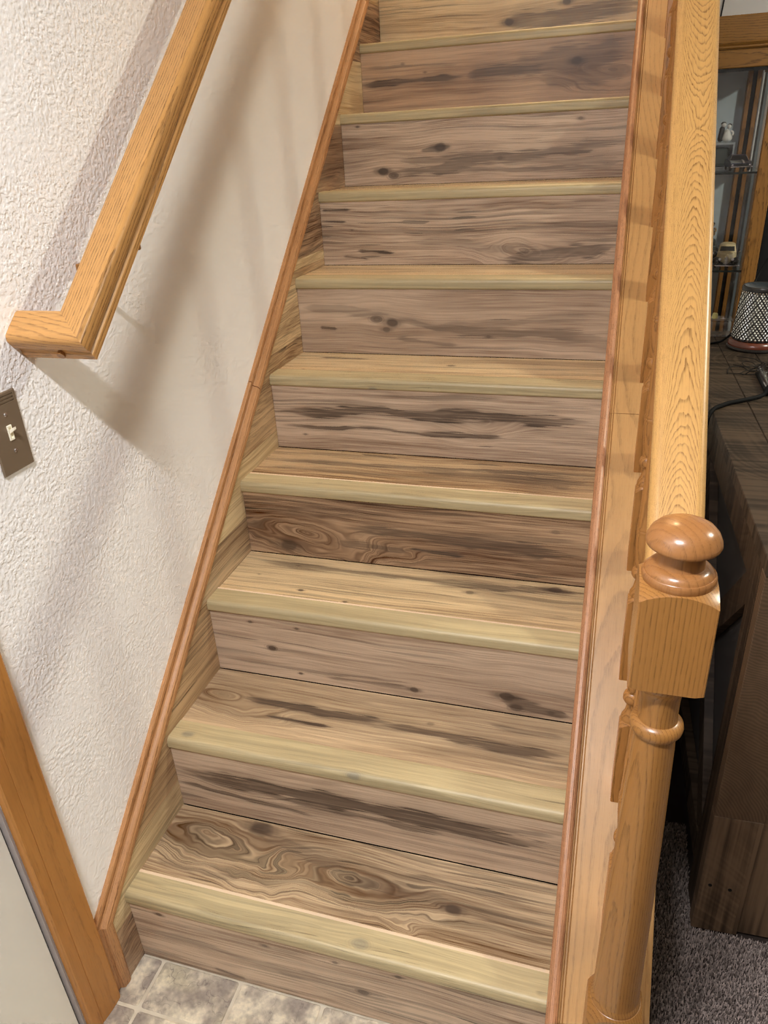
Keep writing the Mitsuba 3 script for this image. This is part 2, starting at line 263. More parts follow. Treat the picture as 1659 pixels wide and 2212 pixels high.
mat('oak_return', pr(oak(srgb(188, 140, 82), srgb(106, 68, 30), (0.0, 0.12, 1.30), (1, 0, 0), (0, 1, 0), spacing=.0062, w0=.03, tilt=.12, wob=.01, contrast=.45, seed=4.4), .36, .5))
mat('oak_cap', pr(oak(srgb(180, 138, 88), srgb(122, 86, 50), (0.935, 0.0, 0.25), SD, (1, 0, 0), spacing=.012, w0=.10, tilt=.07, uc=.9, wob=.05, contrast=.26, pore=.26, seed=12.7, blot=.34, dash=1300), .42, .5))
mat('oak_post', pr(oak(srgb(148, 102, 52), srgb(92, 58, 26), (0.938, -0.091, 0.5), (0, 0, 1), (1, 0, 0), spacing=.0040, w0=.15, tilt=.004, wob=.012, contrast=.40, pore=.14, blot=.08, seed=6.6, v0=-.15, jagk=.4), .3, .5))
mat('oak_knob', pr(oak(srgb(146, 98, 54), srgb(104, 66, 34), (0.938, -0.091, 0.5), (0, 0, 1), (1, 0, 0), spacing=.0080, w0=.15, tilt=.004, wob=.012, contrast=.30, pore=.15, seed=6.6, v0=-.15, jagk=.5), .22, .5, clearcoat=.4))
mat('oak_baluster', pr(oak(srgb(164, 112, 58), srgb(94, 58, 24), (0.90, 0.0, 0.5), (0, 0, 1), (1, .3, 0), spacing=.0042, w0=.3, tilt=.01, wob=.02, contrast=.55, pore=.12, blot=.06, seed=2.2, v0=-.3, jagk=.45), .33, .5))
mat('oak_trim_left', pr(oak(TRIM_L, TRIM_D, (XW, 0, .255), SD, SN, spacing=.0030, w0=.2, tilt=.01, wob=.01, pore=.55, contrast=.35, seed=7.9, jagk=.6, dash=1400), .46, .4))
mat('oak_trim_upright', pr(oak(TRIM_L, TRIM_D, (XW, 0, 0), (0, 0, 1), (0, 1, 0), spacing=.0030, w0=.02, tilt=.005, wob=.01, pore=.55, contrast=.35, seed=7.2, v0=.2, jagk=.6, dash=1400), .46, .4))
mat('oak_trim_right', pr(oak(srgb(184, 132, 96), srgb(92, 56, 38), (W, 0, .25), SD, SN, spacing=.0030, w0=.2, tilt=.01, wob=.01, pore=.6, contrast=.4, seed=8.8, jagk=.6, dash=1400), .34, .6))
mat('oak_casing', pr(oak(srgb(178, 122, 60), srgb(132, 82, 34), (XW, -.13, 0), (0, 0, 1), (0, 1, 0), spacing=.011, w0=.06, tilt=.01, wob=.05, pore=.2, contrast=.3, seed=1.5, blot=.3, dash=600), .4, .5))
mat('oak_cabinet', pr(oak(srgb(140, 98, 46), srgb(72, 44, 18), (1.25, 2.2, 1.7), (1, 0, .02), (0, 0, 1), spacing=.006, w0=.05, tilt=.06, wob=.05, contrast=.55, pore=.12, seed=5.5, dash=500), .4, .4))
mat('oak_cabinet_up', pr(oak(srgb(150, 104, 50), srgb(76, 46, 18), (1.26, 2.2, 1.2), (0, 0, 1), (1, 0, 0), spacing=.006, w0=.06, tilt=.02, wob=.04, contrast=.55, pore=.12, seed=5.9, dash=500), .4, .4))
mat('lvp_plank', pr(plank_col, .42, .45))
mat('void_dark', pr((.012, .010, .008), .9, .1))
def wall_bump(p, n, uv):
    a, b = p.y + .37 * p.x, p.z
    k = fbm(a * 230, b * 230, p.x * 60, octaves=2); k2 = noise(a * 560, b * 560, 5); amt = smoothstep(.3, .6, fbm(a * 9, b * 9, 2, octaves=2))
    return .00080 * smoothstep(.38, .62, k) * (.65 + .35 * amt) + .00024 * k2
mat('wall_paint', bump(pr(srgb(242, 240, 238), .55, .35), wall_bump, 1.0, 9e-4))
mat('room_paint', pr(srgb(222, 220, 220), .8, .2))
mat('dim_paint', pr(srgb(150, 146, 142), .8, .2))
mat('ceiling_paint', pr(srgb(225, 222, 216), .9, .1))
def tile_col(p, n, uv):
    k = cell_rand(dr.floor((p.x - .05) / .181), dr.floor((p.y + .106) / .181), 4)
    wx = .02 * (noise(p.x * 30, p.y * 30, 1) - .5)
    b = fbm(p.x * 20 + 9 * k, p.y * 20, k * 5, octaves=4); f = fbm(p.x * 160, p.y * 160, 3, octaves=3)
    crack = dr.abs(fbm(p.x * 38 + 5 * k + wx * 20, p.y * 38, 7 + k, octaves=3) - .5)
    c = mix(srgb(210, 198, 174), srgb(146, 134, 122), smoothstep(.34, .66, b))
    c = mix(c, mi.Color3f(*srgb(216, 206, 170)), .5 * smoothstep(.55, .75, fbm(p.x * 11, p.y * 11, 21 + k, octaves=2)))
    c = c * (.72 + .56 * f)
    return mix(c, mi.Color3f(.16, .13, .11), .7 * smoothstep(.014, .0, crack) * smoothstep(.42, .58, b))
def tile_bump(p, n, uv):
    return .0016 * fbm(p.x * 60, p.y * 60, 2, octaves=3)
mat('tile', bump(pr(tile_col, .38, .5), tile_bump, 1.0, 1.5e-3))
mat('grout', pr(lambda p, n, uv: mix(srgb(212, 202, 182), srgb(186, 174, 152), fbm(p.x * 60, p.y * 60)), .5, .4))
def carpet_col(p, n, uv):
    return mix(srgb(206, 190, 182), srgb(100, 88, 82), cell_rand(dr.floor(p.x * 330), dr.floor(p.y * 330), 1))
mat('carpet_fibre', pr(carpet_col, .95, .05))
mat('carpet_back', pr(srgb(58, 50, 46), .95, .05))
mat('door_paint', pr(srgb(218, 215, 206), .4, .5))
mat('door_edge', pr(srgb(150, 142, 140), .5, .4))
mat('black_rubber', pr((.012, .012, .012), .6, .3))
mat('white_vinyl', pr(srgb(215, 215, 210), .4, .5))
mat('bronze_plate', pr(srgb(116, 100, 82), .36, .5, metallic=.2))
mat('ivory_plastic', pr(srgb(232, 226, 206), .3, .5))
mat('screw_metal', {'type': 'twosided', 'b': {'type': 'roughconductor', 'material': 'Cr', 'alpha': .18}})
def rustic(o, d, a, seed, lt=srgb(74, 60, 47), dk=srgb(38, 30, 23), wide=.088):
    d = np.asarray(d, float); a = np.asarray(a, float); o = np.asarray(o, float)
    def fn(p, n, uv):
        q = [p.x - float(o[0]), p.y - float(o[1]), p.z - float(o[2])]
        dot = lambda v: q[0]*float(v[0]) + q[1]*float(v[1]) + q[2]*float(v[2])
        u, v = dot(d), dot(a)
        pl = dr.floor(v / wide); sd = pl * 3.7 + seed
        arc = noise(u * 2.5 + sd, v * 4, sd)
        saw = noise(u * 150 + 40 * arc + v * 60, v * 6, sd)
        g = fbm(u * 4, v * 130, sd, octaves=3); bl = fbm(u * 5, v * 11, sd + 3, octaves=2)
        t = dr.clip(.5 * bl + .6 * g + .25 * (saw - .5) * smoothstep(.35, .6, arc) + .25 * (cell_rand(pl, 3, int(seed)) - .5), 0, 1)
        return mix(lt, dk, smoothstep(.25, .8, t))
    return fn
mat('rustic_top', pr(rustic((1.1, .0, .9), (1, 0, 0), (0, 1, 0), 2, wide=9.0), .6, .25))
mat('rustic_side', pr(rustic((1.112, .33, 0), (0, 0, 1), (1, 0, 0), 6, srgb(110, 88, 68), srgb(56, 42, 30)), .55, .3))
mat('rustic_front', pr(rustic((1.12, .33, 0), (0, 0, 1), (0, 1, 0), 11, srgb(72, 57, 43), srgb(44, 33, 24)), .55, .3))
def saw_col(p, n, uv):
    arc = dr.sqrt(dr.square(p.x - 1.02) + dr.square(p.z - .30)) * 165 + 4.0 * fbm(p.x * 20, p.z * 14, 3)
    fr = arc - dr.floor(arc); w = fbm(p.x * 9, p.z * 5, 8)
    t = dr.clip(.28 * smoothstep(.1, .5, fr) * smoothstep(1, .6, fr) + .5 * w + .35 * (fbm(p.x * 60, p.z * 30, 2) - .5), 0, 1)
    return mix(srgb(104, 82, 62), srgb(54, 41, 30), t)
mat('rustic_saw', pr(saw_col, .55, .3))
mat('grey_panel', pr(srgb(58, 54, 52), .5, .4))
mat('cable_black', pr((.006, .006, .006), .7, .15))
mat('wire_dark', pr((.020, .016, .013), .6, .25))
mat('lamp_black', pr((.016, .013, .012), .3, .6))
mat('lamp_silver', {'type': 'twosided', 'b': {'type': 'roughconductor', 'material': 'Ag', 'alpha': .16}})
mat('lamp_wood', pr(srgb(92, 40, 22), .22, .6, clearcoat=.6, clearcoat_gloss=.9))
mat('lamp_dish', pr((.02, .028, .035), .08, .7))
mat('pane_glass', {'type': 'thindielectric', 'int_ior': 1.5})
mat('solid_glass', {'type': 'dielectric', 'int_ior': 1.5})
mat('shelf_glass', {'type': 'dielectric', 'int_ior': 1.5})
mat('shelf_edge', pr((.010, .014, .012), .5, .2))
mat('clear_plastic', {'type': 'thindielectric', 'int_ior': 1.45})
mat('mirror_grey', pr(srgb(190, 206, 216), .3, .5))
mat('inner_grey', pr(srgb(150, 166, 176), .45, .4))
mat('cap_yellow', pr(srgb(196, 186, 120), .4, .5))
mat('toy_navy', pr(srgb(30, 32, 62), .18, .6, clearcoat=.8))
mat('toy_silver', pr(srgb(170, 178, 184), .2, .6, metallic=.5))
mat('toy_white', pr(srgb(225, 225, 222), .3, .5))
mat('toy_black', pr((.012, .012, .012), .25, .6))
mat('toy_cream', pr(srgb(206, 190, 150), .22, .6, clearcoat=.7))
mat('toy_window', pr((.03, .03, .03), .08, .7))
mat('toy_chrome', {'type': 'twosided', 'b': {'type': 'roughconductor', 'material': 'Cr', 'alpha': .08}})
mat('toy_green', pr(srgb(66, 74, 72), .25, .6))
mat('toy_red', pr(srgb(170, 84, 50), .4, .5))
mat('toy_bronze', pr(srgb(150, 122, 84), .3, .6, metallic=.4))
mat('panel_dark', pr((.02, .02, .022), .8, .1))
# ================================================================ the setting
def wall_box(name, label, m, bs='wall_paint'): return add(name, m, bs, label=label, kind='structure')
wall_box('wall_left', 'white orange-peel plaster wall along the left of the stairs', cat(
    cbox(XW-.12, XW, -.172, 4.2, -.3, 4.7), cbox(XW-.12, XW, -2.4, -1.12, -.3, 4.7), cbox(XW-.12, XW, -1.12, -.172, 2.06, 4.7)))
wall_box('wall_back', 'plain wall of the entry behind the viewer', cbox(-1.2, 4.3, -2.5, -2.4, -.3, 2.6), 'dim_paint')
wall_box('wall_far', 'light grey wall behind the display cabinet', cbox(1.006, 4.3, 2.68, 2.78, -.3, 4.7), 'room_paint')
wall_box('wall_right', 'grey wall of the adjoining room', cbox(4.2, 4.3, -2.4, 2.68, -.3, 2.6), 'dim_paint')
wall_box('wall_stairhead', 'wall at the head of the stairs', cbox(XW, 1.006, 4.1, 4.2, 1.9, 4.7), 'room_paint')
wall_box('wall_stairwell', 'upper wall over the open side of the stairs', cat(cbox(.862, 1.0, 2.78, 4.1, 0, 4.7), cbox(.90, 1.0, .3, 2.78, 2.46, 4.7)), 'room_paint')
add('ceiling', cat(cbox(XW, 4.2, -2.4, .3, 2.46, 2.54), cbox(1.0, 4.2, .3, 2.68, 2.46, 2.54), cbox(XW, 1.0, .22, 4.1, 4.62, 4.7), cbox(XW, .9, .22, .3, 2.54, 4.62)),
    'ceiling_paint', label='flat white ceiling above the entry and the room', kind='structure')
# entry floor: embossed vinyl tiles
TS = .181; GX, GY = .05, -.106
add('floor', cbox(-.12, .99, -2.4, .02, -.06, -.0022), 'grout', label='grey and cream stone-look tile floor at the foot of the stairs', kind='structure')
def tile_mesh(x0, x1, y0, y1):
    r = .006; seg = 4
    poly = sbox(x0 + r, y0 + r, x1 - r, y1 - r).buffer(r, quad_segs=seg); inner = sbox(x0 + r, y0 + r, x1 - r, y1 - r).buffer(r - .0018, quad_segs=seg)
    a = np.array(poly.exterior.coords)[:-1]; b = np.array(inner.exterior.coords)[:-1]; n = len(a)
    z = lambda q, h: np.column_stack([q, np.full(len(q), h)])
    v = np.vstack([z(a, -.004), z(a, -.0014), z(b, 0.0), [[(x0+x1)/2, (y0+y1)/2, 0]]]); f = []
    for i in range(n):
        j = (i + 1) % n
        for L in (0, n): f += [[L+i, L+j, L+n+j], [L+i, L+n+j, L+n+i]]
        f.append([2*n+i, 2*n+j, 3*n])
    m = trimesh.Trimesh(v, f, process=False); m.fix_normals()
    if m.face_normals[-1][2] < 0: m.invert()
    return m
for ix in range(-1, 6):
    for iy in range(-6, 1):
        x0, x1 = GX + ix*TS + .0035, GX + (ix+1)*TS - .0035; y0, y1 = GY + iy*TS + .0035, GY + (iy+1)*TS - .0035
        x0, x1, y1 = max(x0, XW + .001), min(x1, .853), min(y1, -.006)
        if x1 - x0 > .02 and y1 - y0 > .02: add('tile', tile_mesh(x0, x1, y0, y1), 'tile', 'floor')
# ---- door in the left wall
door = thing('door_1', 'white door in an oak casing at the lower left', kind='structure')
cas = [(0, -.040), (.011, -.040), (.014, -.037), (.014, -.016), (.0125, -.015), (.014, -.014), (.017, .010), (.017, .036), (.014, .040), (0, .040)]
pf = [(XW + a, -.132 + b) for a, b in cas]
def vprism(poly, z0, z1):
    v, f = tri2d(Polygon(poly)); n = len(poly); P = np.asarray(poly, float)
    idx = np.array([np.argmin(((P - q)**2).sum(1)) for q in v]); f = idx[f]; i = np.arange(n); j = (i+1) % n
    m = trimesh.Trimesh(np.vstack([np.column_stack([P, np.full(n, z0)]), np.column_stack([P, np.full(n, z1)])]),
        np.vstack([np.stack([i, j, j+n], 1), np.stack([i, j+n, i+n], 1), f[:, ::-1], f+n]), process=False)
    m.fix_normals(); return m
add('casing', vprism(pf, 0, 2.12), 'oak_casing', door, label='oak casing with scratched varnish')
add('jamb', cbox(XW - .12, XW + .0005, -.1772, -.1722, 0, 2.06, .001), 'door_edge', door)
add('slab', cbox(XW - .050, XW - .008, -1.10, -.1795, .022, 2.05, .002), 'door_paint', door, label='smooth white door leaf')
add('gap_seal', cbox(XW - .045, XW - .012, -.1797, -.1770, .002, 2.05), 'black_rubber', door)
add('sweep', cbox(XW - .052, XW - .006, -1.10, -.183, .0008, .024, .001), 'white_vinyl', door, label='white weather strip under the door')
add('threshold', cbox(XW - .12, XW + .002, -1.12, -.172, -.004, .0005), 'black_rubber', door)
# ---- knee wall that carries the balustrade
KW0, KW1 = .868, .996
def slope_slab(x0, x1, ylo, yhi, hb, ht, zmin=-.02):
    P = [(ylo, max(zmin, SL*ylo+hb)), (yhi, max(zmin, SL*yhi+hb)), (yhi, SL*yhi+ht), (ylo, SL*ylo+ht)]
    P = [(y, z) for y, z in P]
    m = vprism(P, x0, x1); v = m.vertices.copy(); m.vertices = np.column_stack([v[:, 2], v[:, 0], v[:, 1]]); m.fix_normals(); return m
wall_box('wall_knee', 'low sloping wall under the oak cap beside the stairs', cat(*[slope_slab(KW0, KW1, y, min(y+.35, 2.78), -9, .226) for y in np.arange(-.03, 2.78, .35)]), 'room_paint')

# ================================================================ staircase
st = thing('staircase', 'straight flight of stairs clad in knotty brown wood planks', 'stairs')
def plank(pid, x0, x1, u, v, build):
    """flat plank with printed grain; uv from the two given axes"""
    m = build; V = np.asarray(m.vertices)
    fv = V[m.faces].reshape(-1, 3); F = np.arange(len(fv)).reshape(-1, 3)
    uv = np.column_stack([u(fv) + 2*pid, v(fv)])
    return trimesh.Trimesh(fv, F, process=False), uv
def put(name, pid, m, u, v, parent=st, **kw):
    mm, uv = plank(pid, 0, 0, u, v, m); return add(name, mm, 'lvp_plank', parent, uv=uv, **kw)
X1 = W - .0005
NT = .0265
for i in range(NSTEP):
    y, z0, z1 = YS[i], ZS[i], ZS[i+1]
    put('riser', PID[f'R{i}'], cbox(0.0005, X1, y, y+.012, z0 + (.0012 if i == 0 else .0006), z1-.012, .0006), lambda q: q[:, 0], lambda q, z0=z0: q[:, 2]-z0)
    if i + 1 < NSTEP:
        put('tread', PID[f'T{i+1}'], cbox(0.0005, X1, y+.050, YS[i+1]-.0012, z1-.012, z1, .0006), lambda q: q[:, 0], lambda q, y=y: q[:, 1]-y)
    # rounded nosing, swept along x; t runs from the back edge over the top and down the front
    oh, r = .0062, .011
    prof = [(.0562, .0000), (.0548, .0017), (.0480, .0021), (.0472, .0019), (-oh + r, .0019)]
    prof += [(-oh + r - r*math.sin(a), .0019 - r + r*math.cos(a)) for a in np.linspace(0, math.pi/2, 9)[1:]]
    prof += [(-oh, -NT + .006)] + [(-oh + .006 - .006*math.cos(a), -NT + .006 - .006*math.sin(a)) for a in np.linspace(0, math.pi/2, 5)[1:]]
    prof += [(.0005, -NT), (.0125, -NT), (.0125, -.006), (.0562, -.006)]
    P = np.array(prof); dist = np.r_[0, np.cumsum(np.linalg.norm(np.diff(P, axis=0), axis=1))]; tt = .0562 - dist
    n = len(P); xs = np.array([.0005, X1])
    V, UVs, F = [], [], []
    for j, xx in enumerate(xs):
        V.append(np.column_stack([np.full(n, xx), y + P[:, 0], z1 + P[:, 1]])); UVs.append(np.column_stack([np.full(n, xx + 2*PID[f'N{i}']), tt]))
    V, UVs = np.vstack(V), np.vstack(UVs)
    for k in range(n - 1): F += [[k, k+1, n+k+1], [k, n+k+1, n+k]]
    F += [[n-1, 0, n], [n-1, n, 2*n-1]]
    vv, ff = tri2d(Polygon(P)); idx = np.array([np.argmin(((P - q)**2).sum(1)) for q in vv]); ff = idx[ff]
    F = np.vstack([F, ff, ff[:, ::-1] + n])
    m = trimesh.Trimesh(V, F, process=False)
    e = np.cross(V[F[0][1]] - V[F[0][0]], V[F[0][2]] - V[F[0][0]])
    if e[2] < 0: m = trimesh.Trimesh(V, F[:, ::-1], process=False)
    # caps share no vertices with the sides, so that smoothing stays along the front
    sides = m.faces[:2*(n-1)+2]; caps = m.faces[2*(n-1)+2:]
    V2 = np.vstack([V, V]); U2 = np.vstack([UVs, UVs]); m = trimesh.Trimesh(V2, np.vstack([sides, caps + len(V)]), process=False)
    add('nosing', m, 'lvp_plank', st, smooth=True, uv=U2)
# carriage under the treads
car = []
for i in range(NSTEP):
    car.append(cbox(.002, W-.002, YS[i]+.0125, 2.5, (ZS[i] if i else 0)-.02, ZS[i+1]-.0125))
add('carriage', cat(*car), 'void_dark', st)
# skirt boards on both sides: horizontal planks cut to the rake
sk_id = 0
for side in (0, 1):
    sk = 'staircase__skirt' if side == 0 else 'staircase__skirt_001'; EMPTY.add(sk)
    labels[sk] = {'label': 'skirt of short planks down the wall side' if side == 0 else 'skirt of short planks on the balustrade side'}
    for a, b, tn in seams:
        band = Polygon([(-.085 if side == 0 else -.03, -.01), (2.4, SL*2.4 - .25), (2.4, SL*2.4 + .215), (-.085 if side == 0 else -.03, SL*-.085 + .215)])
        if side == 0: band = Polygon([(-.058, .002), (.1, .002), (2.4, SL*2.4 - .25), (2.4, SL*2.4 + .245), (-.058, SL*-.058 + .245)])
        g = band.intersection(sbox(-1, a + .0004, 5, b - .0004))
        if g.is_empty or g.geom_type != 'Polygon' or g.area < 1e-4: continue
        P = np.array(g.exterior.coords)[:-1]
        x0, x1 = (XW+.0002, 0.0) if side == 0 else (W, W + .0050)
        m = vprism(P, x0, x1); v = m.vertices.copy(); m.vertices = np.column_stack([v[:, 2], v[:, 0], v[:, 1]]); m.fix_normals()
        pid = SEAM_ID[(side, a)]
        put('board', pid, m, lambda q: (q[:, 1] % 1.4), lambda q, a=a: q[:, 2]-a, parent=sk)
# ---- oak trims along the rake
wv = .025
tprof = [(0, wv), (.0065, wv), (.0085, wv-.002), (.0085, wv-.009), (.0070, wv-.0105), (.0050, wv-.014), (.0052, wv-.018), (.0080, wv-.0215), (.0145, wv-.0235), (.0172, wv-.026), (.0175, wv-.0285), (.0168, wv-.0295),
         (.0182, wv-.0315), (.0188, wv-.038), (.0180, wv-.043), (.0150, wv-.047), (.0100, wv-.0495), (0, -wv)]
h_tr = .254
t1 = thing('trim_1', 'reddish oak moulding that tops the skirt along the left wall', kind='structure')
mit = np.array([0, -.0, 0]); y_m = -.076
bis = SD + np.array([0, 0, 1.0]); bis /= np.linalg.norm(bis)
pm = np.array([XW, y_m, SL*y_m + h_tr])
for k, (ya, yb) in enumerate(((None, 0.86), (0.8615, 1.96), (1.9615, 2.9))):
    a_pt, a_n = (pm, bis) if ya is None else ((0, ya, SL*ya + h_tr), SD)
    add('length', extr(tprof, (XW, 0, h_tr), SD, (1, 0, 0), SN, a_pt, a_n, (0, yb, SL*yb + h_tr), SD), 'oak_trim_left', t1, smooth=28)
# the short upright return to the floor (profile turned, ripped narrow against the casing)
vp = [(a, b) for a, b in tprof if b < .017]; vp = [(0, .017)] + [(.0050, .017)] + [q for q in vp if q[1] <= .0045]
add('upright', extr(vp, (XW, y_m, 0), (0, 0, 1), (1, 0, 0), (0, -1, 0), (0, 0, .001), (0, 0, 1), pm, bis), 'oak_trim_upright', t1, smooth=28)
h_r = .236
rprof = [(0, .017), (.003, .0215), (.007, .0232), (.012, .0222), (.0165, .018), (.0188, .012), (.0192, .004), (.0186, -.008), (.0175, -.016), (.0150, -.0205), (.0080, -.022), (0, -.022)]
t2 = thing('trim_2', 'red-brown oak moulding between the steps and the balustrade cap', kind='structure')
for ya, yb in ((-.055, 1.375), (1.3765, 2.78)):
    add('length', extr(rprof, (.8610, 0, h_r), SD, (-1, 0, 0), SN, (0, ya, 0), (0, 1, 0), (0, yb, SL*yb), (0, 1, 0)), 'oak_trim_right', t2, smooth=28)
add('upright', extr([(a, b) for a, b in rprof], (.8610, -.040, 0), (0, 0, 1), (-1, 0, 0), (0, -1, 0), (0, 0, .001), (0, 0, 1), (0, 0, .195), (0, -.4, 1)), 'oak_trim_right', t2, smooth=28)

# ================================================================ balustrade
bal = thing('balustrade', 'golden oak balustrade with newel post, turned balusters and handrail', 'balustrade')
YE = -.040                            # lower end of the cap
cap = [(-.0632, 0), (.0605, 0), (.0612, -.0012), (.0622, -.0012), (.0632, -.0004), (.0695, -.0008), (.0712, -.0030), (.0712, -.016), (.0690, -.0185), (-.0690, -.0185), (-.0752, -.016), (-.0760, -.0050), (-.0748, -.0028), (-.0700, -.0015), (-.0690, -.0035), (-.0678, -.0010), (-.0655, -.0008), (-.0645, -.0028)]
capk = 'balustrade__cap'
add('cap', extr(cap, (.9340, 0, .25), SD, (1, 0, 0), SN, (0, YE, 0), (0, 1, 0), (0, .843, SL*.843+.25), SD), 'oak_cap', bal, smooth=28, label='wide sloping oak cap board')
add('cap', extr(cap, (.9340, 0, .25), SD, (1, 0, 0), SN, (0, .8437, SL*.8437+.25), SD, (0, 2.78, 0), (0, 1, 0)), 'oak_cap', bal, smooth=28, label='wide sloping oak cap board')
add('end_board', cbox(.8625, 1.0052, YE-.012, YE+.004, .001, .205, .0015), 'oak_cap', bal)
# newel post
NX, NY, NW = .938, -.091, .038
def sqblock(z0, z1, top=None, bot=None, c=.0012):
    b = man(cbox(NX-NW, NX+NW, NY-NW, NY+NW, z0, z1, c))
    if top is not None:
        prof = [(0, z0-.1), (.09, z0-.1)] + [(r, z) for r, z in reversed(top)]
        b = b ^ man(lathe(prof, (NX, NY, 0), 96))
    if bot is not None:
        prof = [(r, z) for r, z in bot] + [(.09, z1+.1), (0, z1+.1)]
        b = b ^ man(lathe(prof, (NX, NY, 0), 96))
    return unman(b)
zt = 1.115
topdome = [(0, zt+.0165), (.020, zt+.0160), (.030, zt+.0140), (.040, zt+.0100), (.048, zt+.0050), (.0537, zt+.0000), (.060, zt-.008), (.09, zt-.06)]
new = add('newel_post', sqblock(1.003, zt+.02, top=topdome, bot=[(0, 1.0035), (.042, 1.0035), (.048, 1.0045), (.054, 1.0075), (.09, 1.04)]), 'oak_post', bal, smooth=24, label='square newel block with turned post below')
shaft = [(0, .36), (.0372, .386), (.0375, .394), (.0362, .401), (.0345, .404), (.0352, .408), (.0350, .413), (.0332, .417), (.0322, .420), (.0325, .435), (.0320, .44), (.0300, .60), (.0265, .78), (.0237, .90), (.0228, .9160), (.0232, .9210), (.0265, .9225), (.0290, .9265), (.0296, .9310), (.0288, .9355), (.0262, .9390),
         (.0222, .9410), (.0214, .9500), (.0215, .9700), (.0224, .9800), (.0245, .9865), (.0280, .9910), (.0312, .9940), (.0330, .9980), (.0335, 1.0040), (0, 1.0040)]
add('shaft', lathe(shaft, (NX, NY, 0), 64), 'oak_post', new, smooth=32)
baset = [(0, .413), (.025, .413), (.036, .408), (.044, .396), (.0505, .375), (.0545, .355), (.09, .29)]
add('base_block', sqblock(.0005, .43, top=baset), 'oak_post', new, smooth=24)
kz = zt + .0125
knob = [(0, kz-.004), (.0345, kz-.003), (.0364, kz-.0005), (.0369, kz+.0040), (.0360, kz+.0075), (.0348, kz+.0085), (.0340, kz+.0080), (.0332, kz+.0098), (.0312, kz+.0130), (.0280, kz+.0152), (.0252, kz+.0162), (.0240, kz+.0168), (.0230, kz+.0220), (.0229, kz+.0300), (.0236, kz+.0350), (.0270, kz+.0362),
        (.0330, kz+.0374), (.0358, kz+.0392), (.0367, kz+.0420), (.0360, kz+.0460), (.0330, kz+.0528), (.0275, kz+.0588), (.0195, kz+.0630), (.0095, kz+.0650), (0, kz+.0655)]
add('knob', lathe(knob, (NX, NY, 0), 72), 'oak_knob', new, smooth=40, label='mushroom-shaped turned knob')
# guard rail
HR = 1.128
def rail_prof(w, h):
    r = .011; pts = []
    pts += [(w/2 - r + r*math.sin(a), -r + r*math.cos(a)) for a in np.linspace(0, math.pi/2, 7)]
    pts += [(w/2, -.024), (w/2-.0015, -.027), (w/2-.0045, -.029), (w/2-.0055, -.033), (w/2-.0045, -.0375), (w/2-.0028, -.040), (w/2-.0028, -h+.003), (w/2-.0055, -h)]
    return pts + [(-a, b) for a, b in reversed(pts)]
gp = rail_prof(.0615, .055)
gp = [(a, b) for a, b in gp]
RY0, RY1 = NY + NW - .003, 2.78
dR = np.array([-.004, 1, SL]); dR /= np.linalg.norm(dR)
add('handrail', extr(gp, (.9405, 0, HR), dR, (1, 0, 0), SN, (0, RY0, 0), (0, 1, 0), (0, RY1, 0), (0, 1, 0)), 'oak_guard_rail', bal, smooth=30, label='broad golden handrail with arched grain')
# balusters
def baluster_mesh(y):
    zc = SL*y + .25; hw = .0168; zb = zc + SL*hw + .140; L = .878 - .058
    zr = SL*y + HR - .055 / math.cos(math.atan(SL)) * 1.0
    bx = cbox(.937-hw, .937+hw, y-hw, y+hw, zc - .03, zb + .03, .0012)
    cone = lathe([(0, zc-.2), (.05, zc-.2), (.05, zb-.012), (.0237, zb+.004), (.0168, zb+.014), (.0150, zb+.017), (0, zb+.017)], (.937, y, 0), 40)
    b = man(bx) ^ man(cone)
    lo = man(slope_slab(.9, .98, y-.05, y+.05, 0.0, .2495, zmin=-9))
    b = b - lo
    z = zb
    prof = [(0, z-.02), (.0128, z+.005), (.0150, z+.014), (.0158, z+.019), (.0150, z+.024), (.0105, z+.034), (.0084, z+.046), (.0082, z+.052), (.0120, z+.054), (.0156, z+.060), (.0158, z+.066), (.0142, z+.072), (.0102, z+.0755), (.0100, z+.079), (.0112, z+.083), (.0128, z+.100), (.0146, z+.125), (.0150, z+.140), (.0146, z+.146), (.0156, z+.1475), (.0156, z+.151), (.0148, z+.1525), (.0156, z+.154), (.0156, z+.1575), (.0144, z+.160), (.0135, z+.20), (.0118, z+.30), (.0108, z+.38),
            (.0112, z+.395), (.0124, z+.397), (.0124, z+.401), (.0110, z+.403), (.0112, z+.44), (.0098, z+.56), (.0095, zr + .006), (0, zr + .006)]
    return unman(b), lathe(prof, (.937, y, 0), 28)
BY0 = .0643 + .0168
for k in range(14):
    y = BY0 + .1680 * k
    sq, tn = baluster_mesh(y)
    b = key_of('baluster', bal)
    add('baluster', sq, 'oak_baluster', bal, smooth=20)
    add('turning', tn, 'oak_baluster', b, smooth=35)

# ================================================================ wall handrail on the left
wr = thing('wall_handrail', 'golden oak handrail on the white wall with a mitred return', 'handrail')
wx, wy0 = .0875, .128; hh = 1.324 - SL*.127           # rail top line z = SL*y + hh
wp = rail_prof(.057, .0545)
cz = lambda y: SL*y + hh + .004
